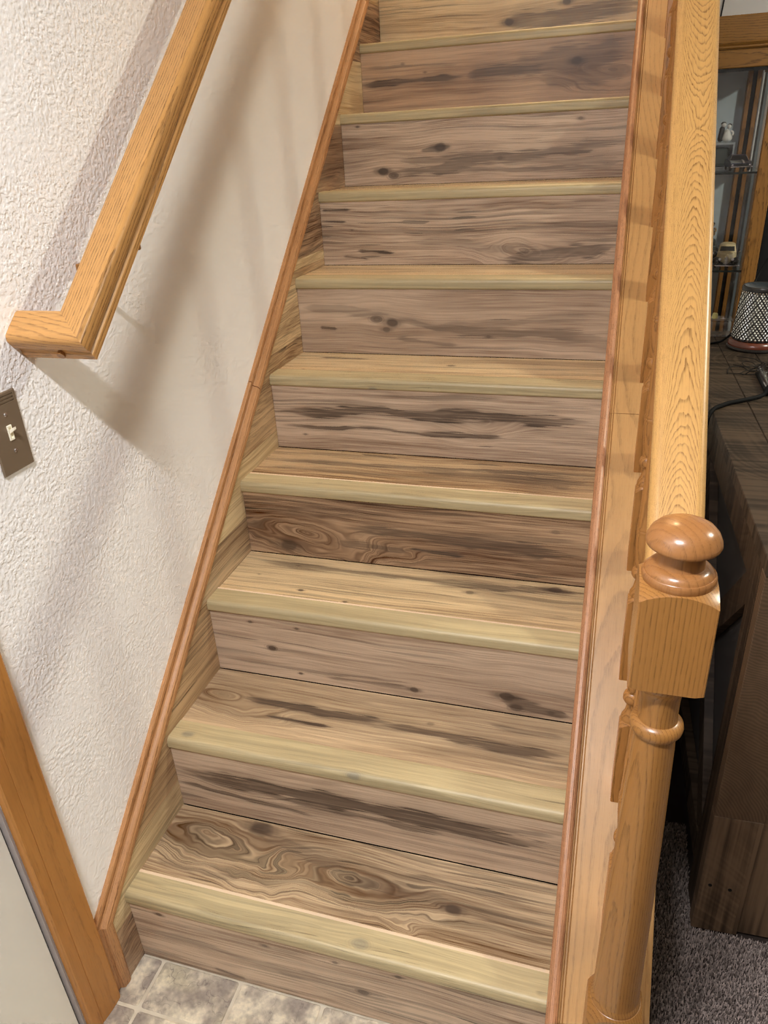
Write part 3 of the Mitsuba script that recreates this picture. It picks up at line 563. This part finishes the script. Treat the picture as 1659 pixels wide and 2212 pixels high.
# mitre plane between the rail and its return: the bisector of SD and +x
ym = .121
mp = np.array([wx, ym, cz(ym)]); bx = np.array([-1.0, 0, 0])
mn = SD - bx * -1.0
mn = SD + np.array([1.0, 0, 0]); mn /= np.linalg.norm(mn)
add('rail', extr(wp, (wx, 0, cz(0)), SD, (1, 0, 0), SN, mp, mn, (0, 2.75, 0), (0, 1, 0)), 'oak_wall_rail', wr, smooth=30)
add('return', extr([(-a, b) for a, b in wp], (0, ym, cz(ym)), (1, 0, 0), SD * 1.0, SN, (XW+.0005, 0, 0), (1, 0, 0), mp, mn), 'oak_return', wr, smooth=30)
pc = np.array([.058, ym, cz(ym)]) - SD * .0262 - SN * .040
pl = trimesh.creation.cylinder(radius=.0065, height=.006, sections=20); pl.apply_transform(trimesh.geometry.align_vectors([0, 0, 1], -SD)); pl.apply_translation(pc)
add('plug', pl, 'oak_post', wr, label='round wooden plug in the return')
yb = .31; zb = cz(yb) - .058/math.cos(math.atan(SL))
add('bracket', cat(tube([(XW+.002, yb, zb-.050), (.02, yb, zb-.058), (.055, yb, zb-.040), (.070, yb, zb-.006)], .0055, 10), cbox(.056, .1005, yb-.012, yb+.012, zb-.010, zb+.004, .002), cbox(XW, XW+.006, yb-.016, yb+.016, zb-.078, zb-.028, .002)), 'oak_post', wr, smooth=35, label='small dark bracket under the rail')

# ================================================================ light switch
sw = thing('light_switch', 'brown metal switch plate with an ivory toggle on the white wall', 'light switch')
p0, p1, q0, q1 = .024, .089, 1.111, 1.233
def plate():
    b = man(cbox(XW, XW+.0045, p0, p1, q0, q1, .0015))
    for z in (q1-.006, q1-.011, q1-.016): b = b - man(cbox(XW+.0030, XW+.01, p0-.01, p1-.007, z-.0011, z+.0011))
    b = b - man(cbox(XW+.001, XW+.01, .0525, .0625, 1.160, 1.184))
    return unman(b)
add('plate', plate(), 'bronze_plate', sw, smooth=20)
fr = man(cbox(XW+.001, XW+.0062, .0525, .0625, 1.160, 1.184, .0008)) - man(cbox(XW+.003, XW+.01, .0548, .0602, 1.163, 1.181))
add('bezel', unman(fr), 'ivory_plastic', sw)
tg = trimesh.Trimesh(np.array([[0, a*.0026, b*.0034] for a in (-1, 1) for b in (-1, 1)] + [[.0125, a*.0019, b*.0022 + .0075] for a in (-1, 1) for b in (-1, 1)])).convex_hull
tg.apply_translation((XW+.003, .0575, 1.1725)); add('toggle', tg, 'ivory_plastic', sw)
for z in (1.1435, 1.2005):
    s = man(lathe([(0, 0), (.0032, 0), (.0032, .0007), (.0022, .0016), (0, .0019)], (0, 0, 0), 20)) - man(cbox(-.004, .004, -.0004, .0004, .0010, .004))
    s = unman(s); s.apply_transform(trimesh.geometry.align_vectors([0, 0, 1], [1, 0, 0])); s.apply_translation((XW+.0045, .0575, z))
    add('screw', s, 'screw_metal', sw)
# ================================================================ carpet in the adjoining room
add('carpet_base', cbox(1.0, 4.2, -2.4, 2.68, -.06, .0), 'carpet_back', label='dense backing of the dark carpet', kind='structure') if False else None
def tufts():
    out_v, out_f = [], []
    def field(x0, x1, y0, y1, st, h):
        nx, ny = int((x1-x0)/st), int((y1-y0)/st)
        gx, gy = np.meshgrid(np.arange(nx), np.arange(ny)); n = gx.size
        cx = x0 + (gx.ravel() + RNG.uniform(-.45, .45, n)) * st; cy = y0 + (gy.ravel() + RNG.uniform(-.45, .45, n)) * st
        keep = ~((cx > 1.126) & (cx < 1.60) & (cy > .347)); cx, cy = cx[keep], cy[keep]; n = len(cx)
        hh = h * RNG.uniform(.75, 1.15, n); a0 = RNG.uniform(0, 6.28, n); r = st * RNG.uniform(.36, .52, n)
        lean = RNG.uniform(0, .0030, n); la = RNG.uniform(0, 6.28, n)
        base = np.zeros((n, 9, 3))
        for k in range(4):
            a = a0 + k*np.pi/2
            base[:, k] = np.column_stack([cx + r*np.cos(a), cy + r*np.sin(a), np.full(n, -.001)])
            base[:, 4+k] = np.column_stack([cx + .75*r*np.cos(a+.5) + lean*np.cos(la), cy + .75*r*np.sin(a+.5) + lean*np.sin(la), hh*.8])
        base[:, 8] = np.column_stack([cx + 1.2*lean*np.cos(la), cy + 1.2*lean*np.sin(la), hh])
        F = []
        for k in range(4):
            j = (k+1) % 4; F += [[k, j, 4+j], [k, 4+j, 4+k], [4+k, 4+j, 8]]
        F = np.array(F)
        o = sum(len(v) for v in out_v)
        out_v.append(base.reshape(-1, 3)); out_f.append((np.arange(n)[:, None, None]*9 + F[None]).reshape(-1, 3) + o)
    field(1.0115, 1.5, -.4, .62, .0033, .010)
    field(1.5, 2.5, -.9, .9, .010, .011)
    field(1.0115, 1.5, -1.3, -.4, .009, .011)
    return trimesh.Trimesh(np.vstack(out_v), np.vstack(out_f), process=False)
cp = add('carpet', tufts(), 'carpet_fibre', label='dark grey-brown cut pile carpet beside the balustrade', category='carpet', kind='stuff')
add('backing', cbox(1.0095, 4.2, -2.4, 2.68, -.06, .0005), 'carpet_back', cp)

# ================================================================ sideboard
sb = thing('sideboard', 'dark rustic plank sideboard standing on the carpet beside the balustrade', 'sideboard')
ang = math.radians(-1.6)
SBO = np.array([1.119, .338, 0.0])
def sbm(m):
    m = m.copy(); c, s = math.cos(-ang), math.sin(-ang)
    v = m.vertices; m.vertices = np.column_stack([c*v[:, 0] - s*v[:, 1] + SBO[0], s*v[:, 0] + c*v[:, 1] + SBO[1], v[:, 2]]); return m
H, D, L2 = .915, .46, 1.53       # D: extent in x, L2: extent in y
xs = [0, .0895, .179, .2685, .358, D]
for k in range(5):
    add('top_board', sbm(cbox(xs[k]+.0006, xs[k+1]-.0006, 0, L2, H-.028, H, .0015)), 'rustic_top', sb)
xp = [0, .078, .168, .262, .356, D]
add('side_board', sbm(cbox(.0008, xp[1]+.012, .004, .034, .0108, .3440, .0015)), 'rustic_side', sb)
add('side_board', sbm(cbox(.0008, xp[1]+.012, .0035, .034, .3448, H-.0285, .0015)), 'rustic_saw', sb)
for k in range(1, 5):
    add('side_board', sbm(cbox(xp[k]+(.0008 if k > 1 else .0128), xp[k+1]-.0008, .012 if k else .004, .034, .0108, H-.0285, .0015)), 'rustic_side', sb)
for x, z in ((.020, .150), (.058, .146)):
    d = trimesh.creation.cylinder(radius=.0035, height=.004, sections=14); d.apply_transform(trimesh.transformations.rotation_matrix(math.pi/2, (1, 0, 0))); d.apply_translation((x, .0045, z))
    add('nail_hole', sbm(d), 'void_dark', sb)
fx0, fx1 = .004, .026
add('stile', sbm(cbox(fx0, fx1, .0345, .105, .0108, H-.0285, .0015)), 'rustic_front', sb)
add('stile', sbm(cbox(fx0, fx1, L2-.075, L2-.004, .0108, H-.0285, .0015)), 'rustic_front', sb)
add('stile', sbm(cbox(fx0, fx1, L2/2-.035, L2/2+.035, .10, H-.0285, .0015)), 'rustic_front', sb)
add('rail', sbm(cbox(fx0, fx1, .1055, L2-.0755, H-.1, H-.0285, .0015)), 'rustic_front', sb)
add('rail', sbm(cbox(fx0, fx1, .1055, L2-.0755, .10, .17, .0015)), 'rustic_front', sb)
add('panel', sbm(cbox(fx1, fx1+.012, .08, L2-.02, .10, H-.03)), 'grey_panel', sb)
def brace(ya, za, yb_, zb_, x0, x1, w=.058):
    d = np.array([yb_-ya, zb_-za]); d /= np.linalg.norm(d); n = np.array([-d[1], d[0]]) * w/2
    P = [np.array([ya, za]) + n, np.array([yb_, zb_]) + n, np.array([yb_, zb_]) - n, np.array([ya, za]) - n]
    m = vprism(P, x0, x1); v = m.vertices.copy(); m.vertices = np.column_stack([v[:, 2], v[:, 0], v[:, 1]]); m.fix_normals(); return sbm(m)
for a, b in ((.120, L2/2-.050), (L2/2+.050, L2-.09)):
    add('brace', brace(a, .185, b, H-.115, fx0+.002, fx1-.001), 'rustic_front', sb)
    add('brace', brace(a, H-.115, b, .185, fx0+.004, fx1-.003), 'rustic_front', sb)
add('plinth', sbm(cbox(.04, D-.02, .04, L2-.02, .03, .10)), 'void_dark', sb)
add('back', sbm(cbox(D-.02, D, .04, L2, .02, H-.03)), 'rustic_front', sb)
add('end_board', sbm(cbox(.03, D-.02, L2-.003, L2, .02, H-.03)), 'rustic_front', sb)

# ---- lamp on the sideboard
lp = thing('candle_lamp', 'black lattice candle lamp with a red-brown base at the far end of the sideboard', 'lamp')
LC = np.array([1.268, 1.668, H])
add('base', lathe([(0, .007), (.070, .007), (.0745, .009), (.0755, .016), (.0715, .024), (.066, .028), (.0, .029)], LC, 56), 'lamp_wood', lp, smooth=35, label='glossy red-brown wooden base')
add('foot', lathe([(0, 0.0003), (.074, .0003), (.0785, .003), (.0785, .0065), (.0765, .0078), (.0765, .009), (.0745, .0105), (0, .0105)], LC, 56), 'lamp_black', lp, smooth=35)
sh = add('shade', lathe([(.066, .029), (.0665, .031), (.0590, .125), (.0545, .178), (.0530, .178), (.0575, .125), (.0645, .031), (.066, .029)], LC, 56), 'lamp_black', lp, smooth=40, label='tapered black lattice shade with bright diamond facets')
def facets():
    V, F = [], []
    nr, na = 21, 40
    for i in range(nr):
        for j in range(na):
            t = (i + .5) / nr; z = .033 + t * .138; r = .0672 - (z - .031) * .0805
            th = 2*np.pi * (j + .5*(i % 2)) / na
            da, dz = .40 * 2*np.pi/na, .52 * .138/nr*1.6
            c = lambda th, z, r: [LC[0] + r*math.cos(th), LC[1] + r*math.sin(th), LC[2] + z]
            o = len(V)
            V.extend([c(th-da, z, r), c(th, z-dz, r), c(th+da, z, r), c(th, z+dz, r), c(th, z, r+.0022)])
            F.extend([[o, o+1, o+4], [o+1, o+2, o+4], [o+2, o+3, o+4], [o+3, o, o+4]])
    return trimesh.Trimesh(V, F, process=False)
add('facets', facets(), 'lamp_silver', sh, kind='stuff', label='silvery diamond facets in the lattice')
def lattice():
    ms = []
    for s in (1, -1):
        for j in range(20):
            pts = []
            for k in range(15):
                t = k/14; z = .032 + t*.139; r = .0685 - (z-.031)*.0805
                th = 2*np.pi*j/20 + s*t*1.65; pts.append([LC[0]+r*math.cos(th), LC[1]+r*math.sin(th), LC[2]+z])
            ms.append(tube(pts, .0012, 5, sub=1))
    return cat(*ms)
add('lattice', lattice(), 'lamp_black', sh, smooth=True)
add('rim', lathe([(.0545, .170), (.0580, .171), (.0590, .174), (.0590, .180), (.0570, .184), (.0545, .1845), (.0520, .182), (.0520, .172), (.0545, .170)], LC, 56), 'lamp_black', lp, smooth=35)
for k in range(44):
    th = 2*np.pi*k/44
    if k == 0: beads = []
    s = trimesh.creation.icosphere(subdivisions=1, radius=.0016); s.apply_translation(LC + [.0588*math.cos(th), .0588*math.sin(th), .1685]); beads.append(s)
add('beading', cat(*beads), 'toy_bronze', lp, kind='stuff')
add('dish', lathe([(0, .166), (.030, .168), (.048, .176), (.0525, .1825), (.0515, .1832), (.046, .178), (.030, .170), (0, .168)], LC, 48), 'lamp_dish', lp, smooth=40, label='dark glass warming dish on top')

# ---- small plastic tub, tray, cables
tb = thing('plastic_tub', 'small clear plastic tub with a pale yellow cap left of the lamp', 'tub')
add('body', unman(man(rbox(1.180, 1.80, H+.0265, .062, .05, .053, .008)) - man(rbox(1.180, 1.80, H+.030, .058, .046, .056, .007))), 'clear_plastic', tb)
add('lid', rbox(1.180, 1.80, H+.0565, .066, .054, .006, .0025, 1), 'clear_plastic', tb)
add('cap', lathe([(0, 0), (.0085, 0), (.0090, .002), (.0080, .013), (.0060, .0165), (0, .0170)], (1.160, 1.785, H+.0598), 24), 'cap_yellow', tb, smooth=35)
ty = thing('glass_tray', 'square clear glass tray with a dark foot rail, lying on the sideboard under loose wires', 'tray')
trm = unman(man(rbox(1.312, 1.285, H+.0165, .150, .185, .017, .004)) - man(rbox(1.312, 1.285, H+.024, .132, .167, .020, .004)))
add('plate', trm, 'solid_glass', ty)
add('foot_rail', unman(man(cbox(1.234, 1.390, 1.190, 1.380, H+.0003, H+.0075, .001)) - man(cbox(1.246, 1.378, 1.202, 1.368, H-.01, H+.02))), 'cable_black', ty)
wz = H + .002
rng = np.random.default_rng(11)
wires = [
 [(1.163, 1.372), (1.175, 1.425), (1.205, 1.435), (1.232, 1.395), (1.262, 1.385), (1.30, 1.40)],
 [(1.163, 1.372), (1.190, 1.365), (1.225, 1.355), (1.262, 1.340)],
 [(1.186, 1.450), (1.215, 1.425), (1.228, 1.40), (1.25, 1.38)],
 [(1.205, 1.535), (1.245, 1.50), (1.262, 1.465), (1.285, 1.46), (1.31, 1.47)],
 [(1.300, 1.452), (1.255, 1.46), (1.252, 1.448), (1.30, 1.438)],
 [(1.212, 1.470), (1.222, 1.490), (1.240, 1.47), (1.250, 1.43), (1.275, 1.39)],
 [(1.212, 1.470), (1.214, 1.44), (1.235, 1.41), (1.27, 1.405), (1.31, 1.41)],
 [(1.256, 1.405), (1.265, 1.44), (1.29, 1.455), (1.32, 1.445)],
 [(1.196, 1.375), (1.215, 1.395), (1.25, 1.40), (1.30, 1.392)],
 [(1.196, 1.375), (1.205, 1.357), (1.235, 1.345), (1.262, 1.325)],
 [(1.200, 1.43), (1.225, 1.432), (1.26, 1.44), (1.31, 1.437)]]
wt = thing('wire_tangle', 'loose tangle of thin dark wires on the sideboard in front of the candle lamp', 'wires')
for k, wv_ in enumerate(wires):
    pts = [(x, y, wz + (.0015 * k % .006) + (.004 if 0 < i < len(wv_)-1 else .0005) * rng.uniform(.2, 1) + (.0285 if x > 1.228 and y < 1.392 else 0)) for i, (x, y) in enumerate(wv_)]
    add('wire', tube(pts, .0012, 6, sub=6), 'wire_dark', wt, smooth=True)
add('power_cable', tube([(1.45, 1.31, H+.012), (1.40, 1.285, H+.036), (1.34, 1.245, H+.037), (1.300, 1.200, H+.036), (1.239, 1.178, H+.032), (1.222, 1.165, H+.010), (1.172, 1.130, H+.006), (1.142, 1.108, H+.006), (1.122, 1.085, H+.006), (1.104, 1.062, H+.0055), (1.092, 1.045, H-.004), (1.087, 1.035, H-.03), (1.086, 1.03, H-.15), (1.088, 1.03, H-.40), (1.088, 1.03, .30)], .0052, 10, sub=6), 'cable_black', smooth=True,
    label='thick black cable crossing the sideboard top and dropping over its edge', category='cable')
add('lamp_cord', tube([(1.40, 2.08, H+.34), (1.345, 2.05, 1.150), (1.300, 2.02, 1.060), (1.252, 1.85, H+.085), (1.222, 1.768, H+.030), (1.188, 1.735, H+.0036), (1.166, 1.705, H+.0036), (1.135, 1.680, H+.0036)], .0032, 8, sub=6), 'cable_black', smooth=True,
    label='black cord slanting down behind the candle lamp', category='cable')

# ================================================================ display cabinet
cb = thing('curio_cabinet', 'tall oak display cabinet with a glass front and glass shelves behind the sideboard', 'cabinet')
CX0, CX1, CY0, CY1 = 1.015, 1.324, 2.20, 2.66
add('stile', cbox(1.2765, CX1, CY0, CY0+.022, .08, 1.6815, .002), 'oak_cabinet_up', cb)
add('stile', cbox(CX0, CX0+.047, CY0, CY0+.022, .08, 1.6815, .002), 'oak_cabinet_up', cb)
add('rail', cbox(CX0, CX1, CY0-.002, CY0+.022, 1.682, 1.733, .002), 'oak_cabinet', cb)
cr = [(0, 0), (-.004, 0), (-.010, .004), (-.010, .008), (-.006, .010), (-.012, .016), (-.014, .022), (-.014, .088), (-.012, .091), (0, .091)]
m = extr([(-a, b) for a, b in cr], (0, CY0, 1.7345), (1, 0, 0), (0, -1, 0), (0, 0, 1), (CX0-.012, 0, 0), (1, 0, 0), (CX1+.020, 0, 0), (1, 0, 0)); add('crown', m, 'oak_cabinet', cb, smooth=25)
add('top', cbox(CX0-.010, CX1+.018, CY0+.001, CY1, 1.735, 1.8255), 'oak_cabinet', cb)
add('rail', cbox(CX0, CX1, CY0, CY0+.022, .02, .079, .002), 'oak_cabinet', cb)
add('glass_pane', cbox(CX0+.0475, 1.2762, CY0+.010, CY0+.0101, .0795, 1.6815) if False else trimesh.Trimesh([[CX0+.0475, CY0+.010, .0795], [1.2762, CY0+.010, .0795], [1.2762, CY0+.010, 1.6815], [CX0+.0475, CY0+.010, 1.6815]], [[0, 1, 2], [0, 2, 3]], process=False), 'pane_glass', cb)
add('seal', cbox(CX0+.0475, 1.276, CY0+.0105, CY0+.022, 1.672, 1.6815), 'cable_black', cb)
add('back_panel', cbox(CX0+.001, 1.254, CY1-.012, CY1, .02, 1.735), 'mirror_grey', cb)
add('back_post', cbox(1.252, 1.266, CY1-.055, CY1-.0005, .02, 1.734, .001), 'oak_cabinet_up', cb)
add('back_post', cbox(1.281, 1.296, CY1-.055, CY1-.0005, .02, 1.734, .001), 'oak_cabinet_up', cb)
add('shelf_track', cbox(1.2662, 1.2808, CY1-.045, CY1-.030, .02, 1.734), 'cable_black', cb)
add('side_pane', trimesh.Trimesh([[1.312, CY0+.0225, .08], [1.312, CY1-.0565, .08], [1.312, CY1-.0565, 1.68], [1.312, CY0+.0225, 1.68]], [[0, 1, 2], [0, 2, 3]], process=False), 'pane_glass', cb)
add('side_rail', cbox(1.302, CX1-.001, CY0+.0225, CY1-.0565, 1.68, 1.734), 'oak_cabinet_up', cb)
add('side_rail', cbox(1.302, CX1-.001, CY0+.0225, CY1-.0565, .02, .08), 'oak_cabinet_up', cb)
add('back_post', cbox(1.3125, CX1-.001, CY1-.056, CY1-.0005, .02, 1.734, .001), 'inner_grey', cb)
add('side_panel', cbox(CX0, CX0+.010, CY0+.0225, CY1-.0125, .02, 1.734), 'oak_cabinet_up', cb)
add('bottom', cbox(CX0+.0105, 1.296, CY0+.0225, CY1-.0125, .02, .08), 'oak_cabinet', cb)
SHZ = (1.372, 1.047, .70)
for z in SHZ:
    s = add('shelf', cbox(CX0+.012, 1.292, CY0+.035, CY1-.058, z-.006, z, .0005), 'shelf_glass', cb)
    add('edge', cbox(CX0+.012, 1.292, CY0+.0325, CY0+.0349, z-.0062, z+.0002), 'shelf_edge', s)
# ---- things on the shelves
def place(m, x, y, z, rz):
    m = m.copy(); m.apply_transform(trimesh.transformations.rotation_matrix(rz, (0, 0, 1))); m.apply_translation((x, y, z)); return m
def wheel(x, y, r=.0135, w=.011):
    m = lathe([(0, -w/2), (r*.8, -w/2), (r, -w/2+.002), (r, w/2-.002), (r*.8, w/2), (r*.6, w/2-.0015), (0, w/2-.001)], (0, 0, 0), 24)
    m.apply_transform(trimesh.transformations.rotation_matrix(math.pi/2, (0, 1, 0))); m.apply_translation((x, y, r)); return m
def coupe(x, y, z, rz):
    """modern coupe seen from its nose; nose towards -y"""
    t = thing('toy_car', 'dark navy and silver die-cast model coupe on the upper glass shelf', 'toy car')
    w, L = .080, .190
    lower = hull([(s*w/2*a, yy, zz) for s in (-1, 1) for a, yy, zz in ((.90, -L/2, .016), (.94, -L/2, .030), (1, -L/2+.03, .014), (1, -L/2+.03, .036), (.98, L/2, .018), (.92, L/2, .040), (1, L/2-.05, .014), (1, 0, .038))])
    cabin = hull([(s*w/2*a, yy, zz) for s in (-1, 1) for a, yy, zz in ((.90, -.030, .036), (.66, .000, .058), (.66, .040, .058), (.88, .085, .037))])
    P = lambda m: place((lambda q: (q.apply_scale(.86), q)[1])(m.copy()), x, y, z, rz)
    add('body', P(cat(lower)), 'toy_navy', t)
    add('hood_panel', P(hull([(s, yy, zz) for s, yy, zz in ((-.0375, -L/2+.001, .0312), (.002, -L/2+.001, .0316), (-.0385, -.064, .0384), (.002, -.064, .0388), (-.037, -.034, .0398), (.002, -.034, .0402), (-.0385, -L/2+.002, .029), (.002, -L/2+.002, .029), (-.037, -.034, .034), (.002, -.034, .034))])), 'toy_silver', t, label='silver half of the bonnet')
    add('roof', P(cabin), 'toy_navy', t)
    add('stripe', P(hull([(s, yy, zz) for s in (.005, .012) for yy, zz in ((-L/2+.001, .0320), (-.064, .0392), (-.034, .0406), (-L/2+.0025, .029), (-.034, .034))])), 'toy_white', t, label='white bonnet stripe')
    add('windscreen', P(hull([(s*.0335*a, yy, zz) for s in (-1, 1) for a, yy, zz in ((1, -.0300, .0385), (.76, -.0045, .0555), (1, -.0285, .038), (.76, -.003, .055))])), 'toy_window', t)
    add('windscreen_frame', P(cat(*[tube([(s*.035, -.031, .037), (s*.0262, -.0012, .0572)], .0012, 6, sub=1) for s in (-1, 1)] + [tube([(-.0262, -.0012, .0575), (.0262, -.0012, .0575)], .001, 6, sub=1)])), 'toy_chrome', t)
    add('grille', P(cbox(-.027, .027, -L/2-.0008, -L/2+.004, .0195, .0275, .0008)), 'toy_black', t)
    add('bumper', P(tube([(-.041, -L/2+.012, .0165), (-.036, -L/2-.001, .0168), (0, -L/2-.0035, .0168), (.036, -L/2-.001, .0168), (.041, -L/2+.012, .0165)], .0028, 8)), 'toy_chrome', t, smooth=True)
    for s in (-1, 1):
        l = lathe([(0, 0), (.0042, 0), (.0042, .0012), (.003, .0020), (0, .0024)], (0, 0, 0), 18); l.apply_transform(trimesh.transformations.rotation_matrix(math.pi/2, (1, 0, 0))); l.apply_translation((s*.0325, -L/2+.0012, .0235))
        add('headlight', P(l), 'toy_chrome', t, smooth=30)
    for s in (-1, 1):
        for yy in (-.060, .055): add('wheel', P(wheel(s*.034, yy)), 'toy_black', t, smooth=30)
    return t
def sedan(x, y, z, rz, paint, label, sc=1.0, roof='toy_cream'):
    """rounded vintage car with separate fenders; nose towards -y"""
    t = thing('toy_car', label, 'toy car')
    P = lambda m: place((lambda q: (q.apply_scale(sc), q)[1])(m.copy()), x, y, z, rz)
    ico = trimesh.creation.icosphere(subdivisions=2).vertices
    E = lambda cx, cy, cz, a, b, c: ico * np.array([a, b, c]) + np.array([cx, cy, cz])
    add('hood', P(hull(np.vstack([E(0, -.072, .036, .009, .010, .012), E(0, -.020, .042, .026, .012, .010), E(0, -.076, .024, .011, .008, .008), E(0, -.02, .022, .028, .01, .008)]))), paint, t, smooth=60)
    add('cabin', P(hull(np.vstack([E(0, -.012, .046, .031, .008, .012), E(0, .002, .066, .026, .012, .008), E(0, .045, .066, .026, .018, .008), E(0, .075, .040, .028, .014, .016), E(0, .0, .030, .033, .015, .012)]))), paint, t, smooth=60)
    add('windscreen', P(hull([(s*a, yy, zz) for s in (-1, 1) for a, yy, zz in ((.024, -.0205, .0515), (.0215, -.0115, .0655), (.024, -.018, .0515), (.0215, -.0085, .0655))])), 'toy_window', t)
    for s in (-1, 1):
        add('fender', P(hull(np.vstack([E(s*.032, -.062, .024, .012, .022, .013), E(s*.034, -.020, .012, .010, .016, .006)]))), 'toy_black', t, smooth=60)
        add('rear_fender', P(hull(np.vstack([E(s*.032, .060, .022, .011, .026, .013)]))), 'toy_black', t, smooth=60)
        l = lathe([(0, -.008), (.003, -.006), (.0052, 0), (.0045, .0014), (0, .002)], (0, 0, 0), 18); l.apply_transform(trimesh.transformations.rotation_matrix(math.pi/2, (1, 0, 0))); l.apply_translation((s*.0205, -.080, .031))
        add('headlight', P(l), 'toy_chrome', t, smooth=30)
        add('mirror', P(cat(tube([(s*.031, -.012, .046), (s*.041, -.014, .050)], .0008, 5, sub=1), trimesh.creation.icosphere(subdivisions=1, radius=.0025).apply_translation((s*.042, -.014, .0505)))), 'toy_chrome', t)
        for yy in (-.060, .060): add('wheel', P(wheel(s*.033, yy, .0125, .008)), 'toy_black', t, smooth=30)
    add('grille', P(cat(*[tube([(a, -.0855, .014), (a*.55, -.0875, .040)], .0008, 5, sub=1) for a in np.linspace(-.009, .009, 7)] + [tube([(0, -.088, .012), (0, -.088, .044)], .0013, 6, sub=1)])), 'toy_chrome', t)
    add('bumper', P(tube([(-.043, -.084, .012), (-.030, -.0935, .012), (0, -.0955, .012), (.030, -.0935, .012), (.043, -.084, .012)], .0022, 8)), 'toy_chrome', t, smooth=True)
    add('chassis', P(cbox(-.030, .030, -.075, .085, .008, .018, .002)), 'toy_black', t)
    return t
coupe(1.226, 2.345, SHZ[0]+.0003, math.radians(2))
sedan(1.236, 2.352, SHZ[1]+.0003, math.radians(-6), 'toy_cream', 'cream vintage die-cast car with black fenders on the lower glass shelf', sc=1.04)
sedan(1.185, 2.52, SHZ[1]+.0003, math.radians(-4), 'toy_green', 'dark old model car standing behind the cream car', sc=.95)
db = thing('display_box', 'small grey display box behind the navy model coupe', 'box')
bx0, bx1, by0, by1 = 1.140, 1.222, 2.46, 2.56
add('frame', unman(man(cbox(bx0, bx1, by0, by1, SHZ[0]+.0003, SHZ[0]+.088, .001)) - man(cbox(bx0+.006, bx1-.006, by0-.01, by1-.006, SHZ[0]+.006, SHZ[0]+.080))), 'toy_silver', db)
add('inset', rbox((bx0+bx1)/2, by0+.050, SHZ[0]+.038, .062, .06, .062, .010, 1), 'toy_green', db)
def figurine(x, y, z, label, a, b, sc=1.0, hat=True):
    t = thing('figurine', label, 'figurine')
    P = lambda m: place((lambda q: (q.apply_scale(sc), q)[1])(m.copy()), x, y, z, 0)
    ico = trimesh.creation.icosphere(subdivisions=2).vertices
    E = lambda cx, cy, cz, p, q, r: ico * np.array([p, q, r]) + np.array([cx, cy, cz])
    add('gown', P(hull(np.vstack([E(.010, 0, .012, .018, .014, .012), E(.008, 0, .034, .009, .008, .008)]))), a, t, smooth=50)
    add('coat', P(hull(np.vstack([E(-.012, .003, .012, .010, .010, .012), E(-.010, .003, .042, .009, .008, .010)]))), b, t, smooth=50)
    add('head', P(hull(E(-.006, -.002, .056, .0085, .008, .008))), a, t, smooth=50)
    add('head', P(hull(E(.013, -.001, .050, .0075, .007, .0075))), a, t, smooth=50)
    add('hair', P(hull(E(-.007, .002, .0605, .009, .008, .006))), b, t, smooth=50)
    add('hair', P(hull(E(.0145, .003, .054, .0075, .007, .006))), b, t, smooth=50)
    add('arm', P(tube([(.020, -.002, .036), (.028, -.006, .030), (.026, -.010, .022)], .0036, 8)), a, t, smooth=50)
    return t
figurine(1.185, 2.50, SHZ[0]+.0883, 'small black and white figurine couple on top of the grey display box', 'toy_white', 'toy_black')
figurine(1.182, 2.55, SHZ[1]+.076, 'bronze-toned figurine riding on the dark old model car', 'toy_bronze', 'toy_black', sc=.9)

# ================================================================ behind the cabinet
add('black_panel', rbox(1.405, 2.60, .70, .055, .12, 1.399, .004, 1), 'panel_dark', label='slim black upright standing between the cabinet and the far wall', category='plain_panel')  # plain black slab; what this object is stays unknown
add('hanging_cord', tube([(1.133, 2.672, 1.826), (1.134, 2.674, 1.87), (1.140, 2.674, 1.95), (1.152, 2.674, 2.15), (1.158, 2.674, 2.40)], .0022, 6), 'cable_black', smooth=True, label='thin dark cord on the grey wall above the cabinet', category='cord')

# ================================================================ lamps
def lamp(name, pos, r, col, label, mount):
    t = thing(name, label, 'ceiling light')
    x, y, z = pos; rx, ry = r; h = min(rx, ry)
    def oval(prof):
        m = lathe(prof, (0, 0, 0), 48); m.apply_scale((rx, ry, 1)); m.apply_translation((x, y, z)); return m
    d = oval([(0, -h*.5), (.35, -h*.47), (.7, -h*.34), (.95, -h*.1), (1, 0), (0, 0.0)])
    scene[key_of('globe', t)] = {**mikit.ply(d, 'ceiling_paint', smooth=40), 'emitter': {'type': 'area', 'radiance': rgb(*col)}}
    add('canopy', oval([(0, .002), (1.02, .002), (1.02, .010), (.6, mount-z), (0, mount-z)]), 'screw_metal', t, smooth=30)
lamp('hall_light', HALL_LIGHT, HALL_R, HALL_RGB, 'round ceiling light over the entry', 2.4595)
lamp('room_light', ROOM_LIGHT, ROOM_R, ROOM_RGB, 'warm ceiling light of the adjoining room', 2.4595)
lamp('added_upper_light', ADDED_UPPER_LIGHT, UPPER_R, UPPER_RGB, 'added warm ceiling light at the head of the stairs, unseen', 4.6195)  # this lamp is added and stays out of view
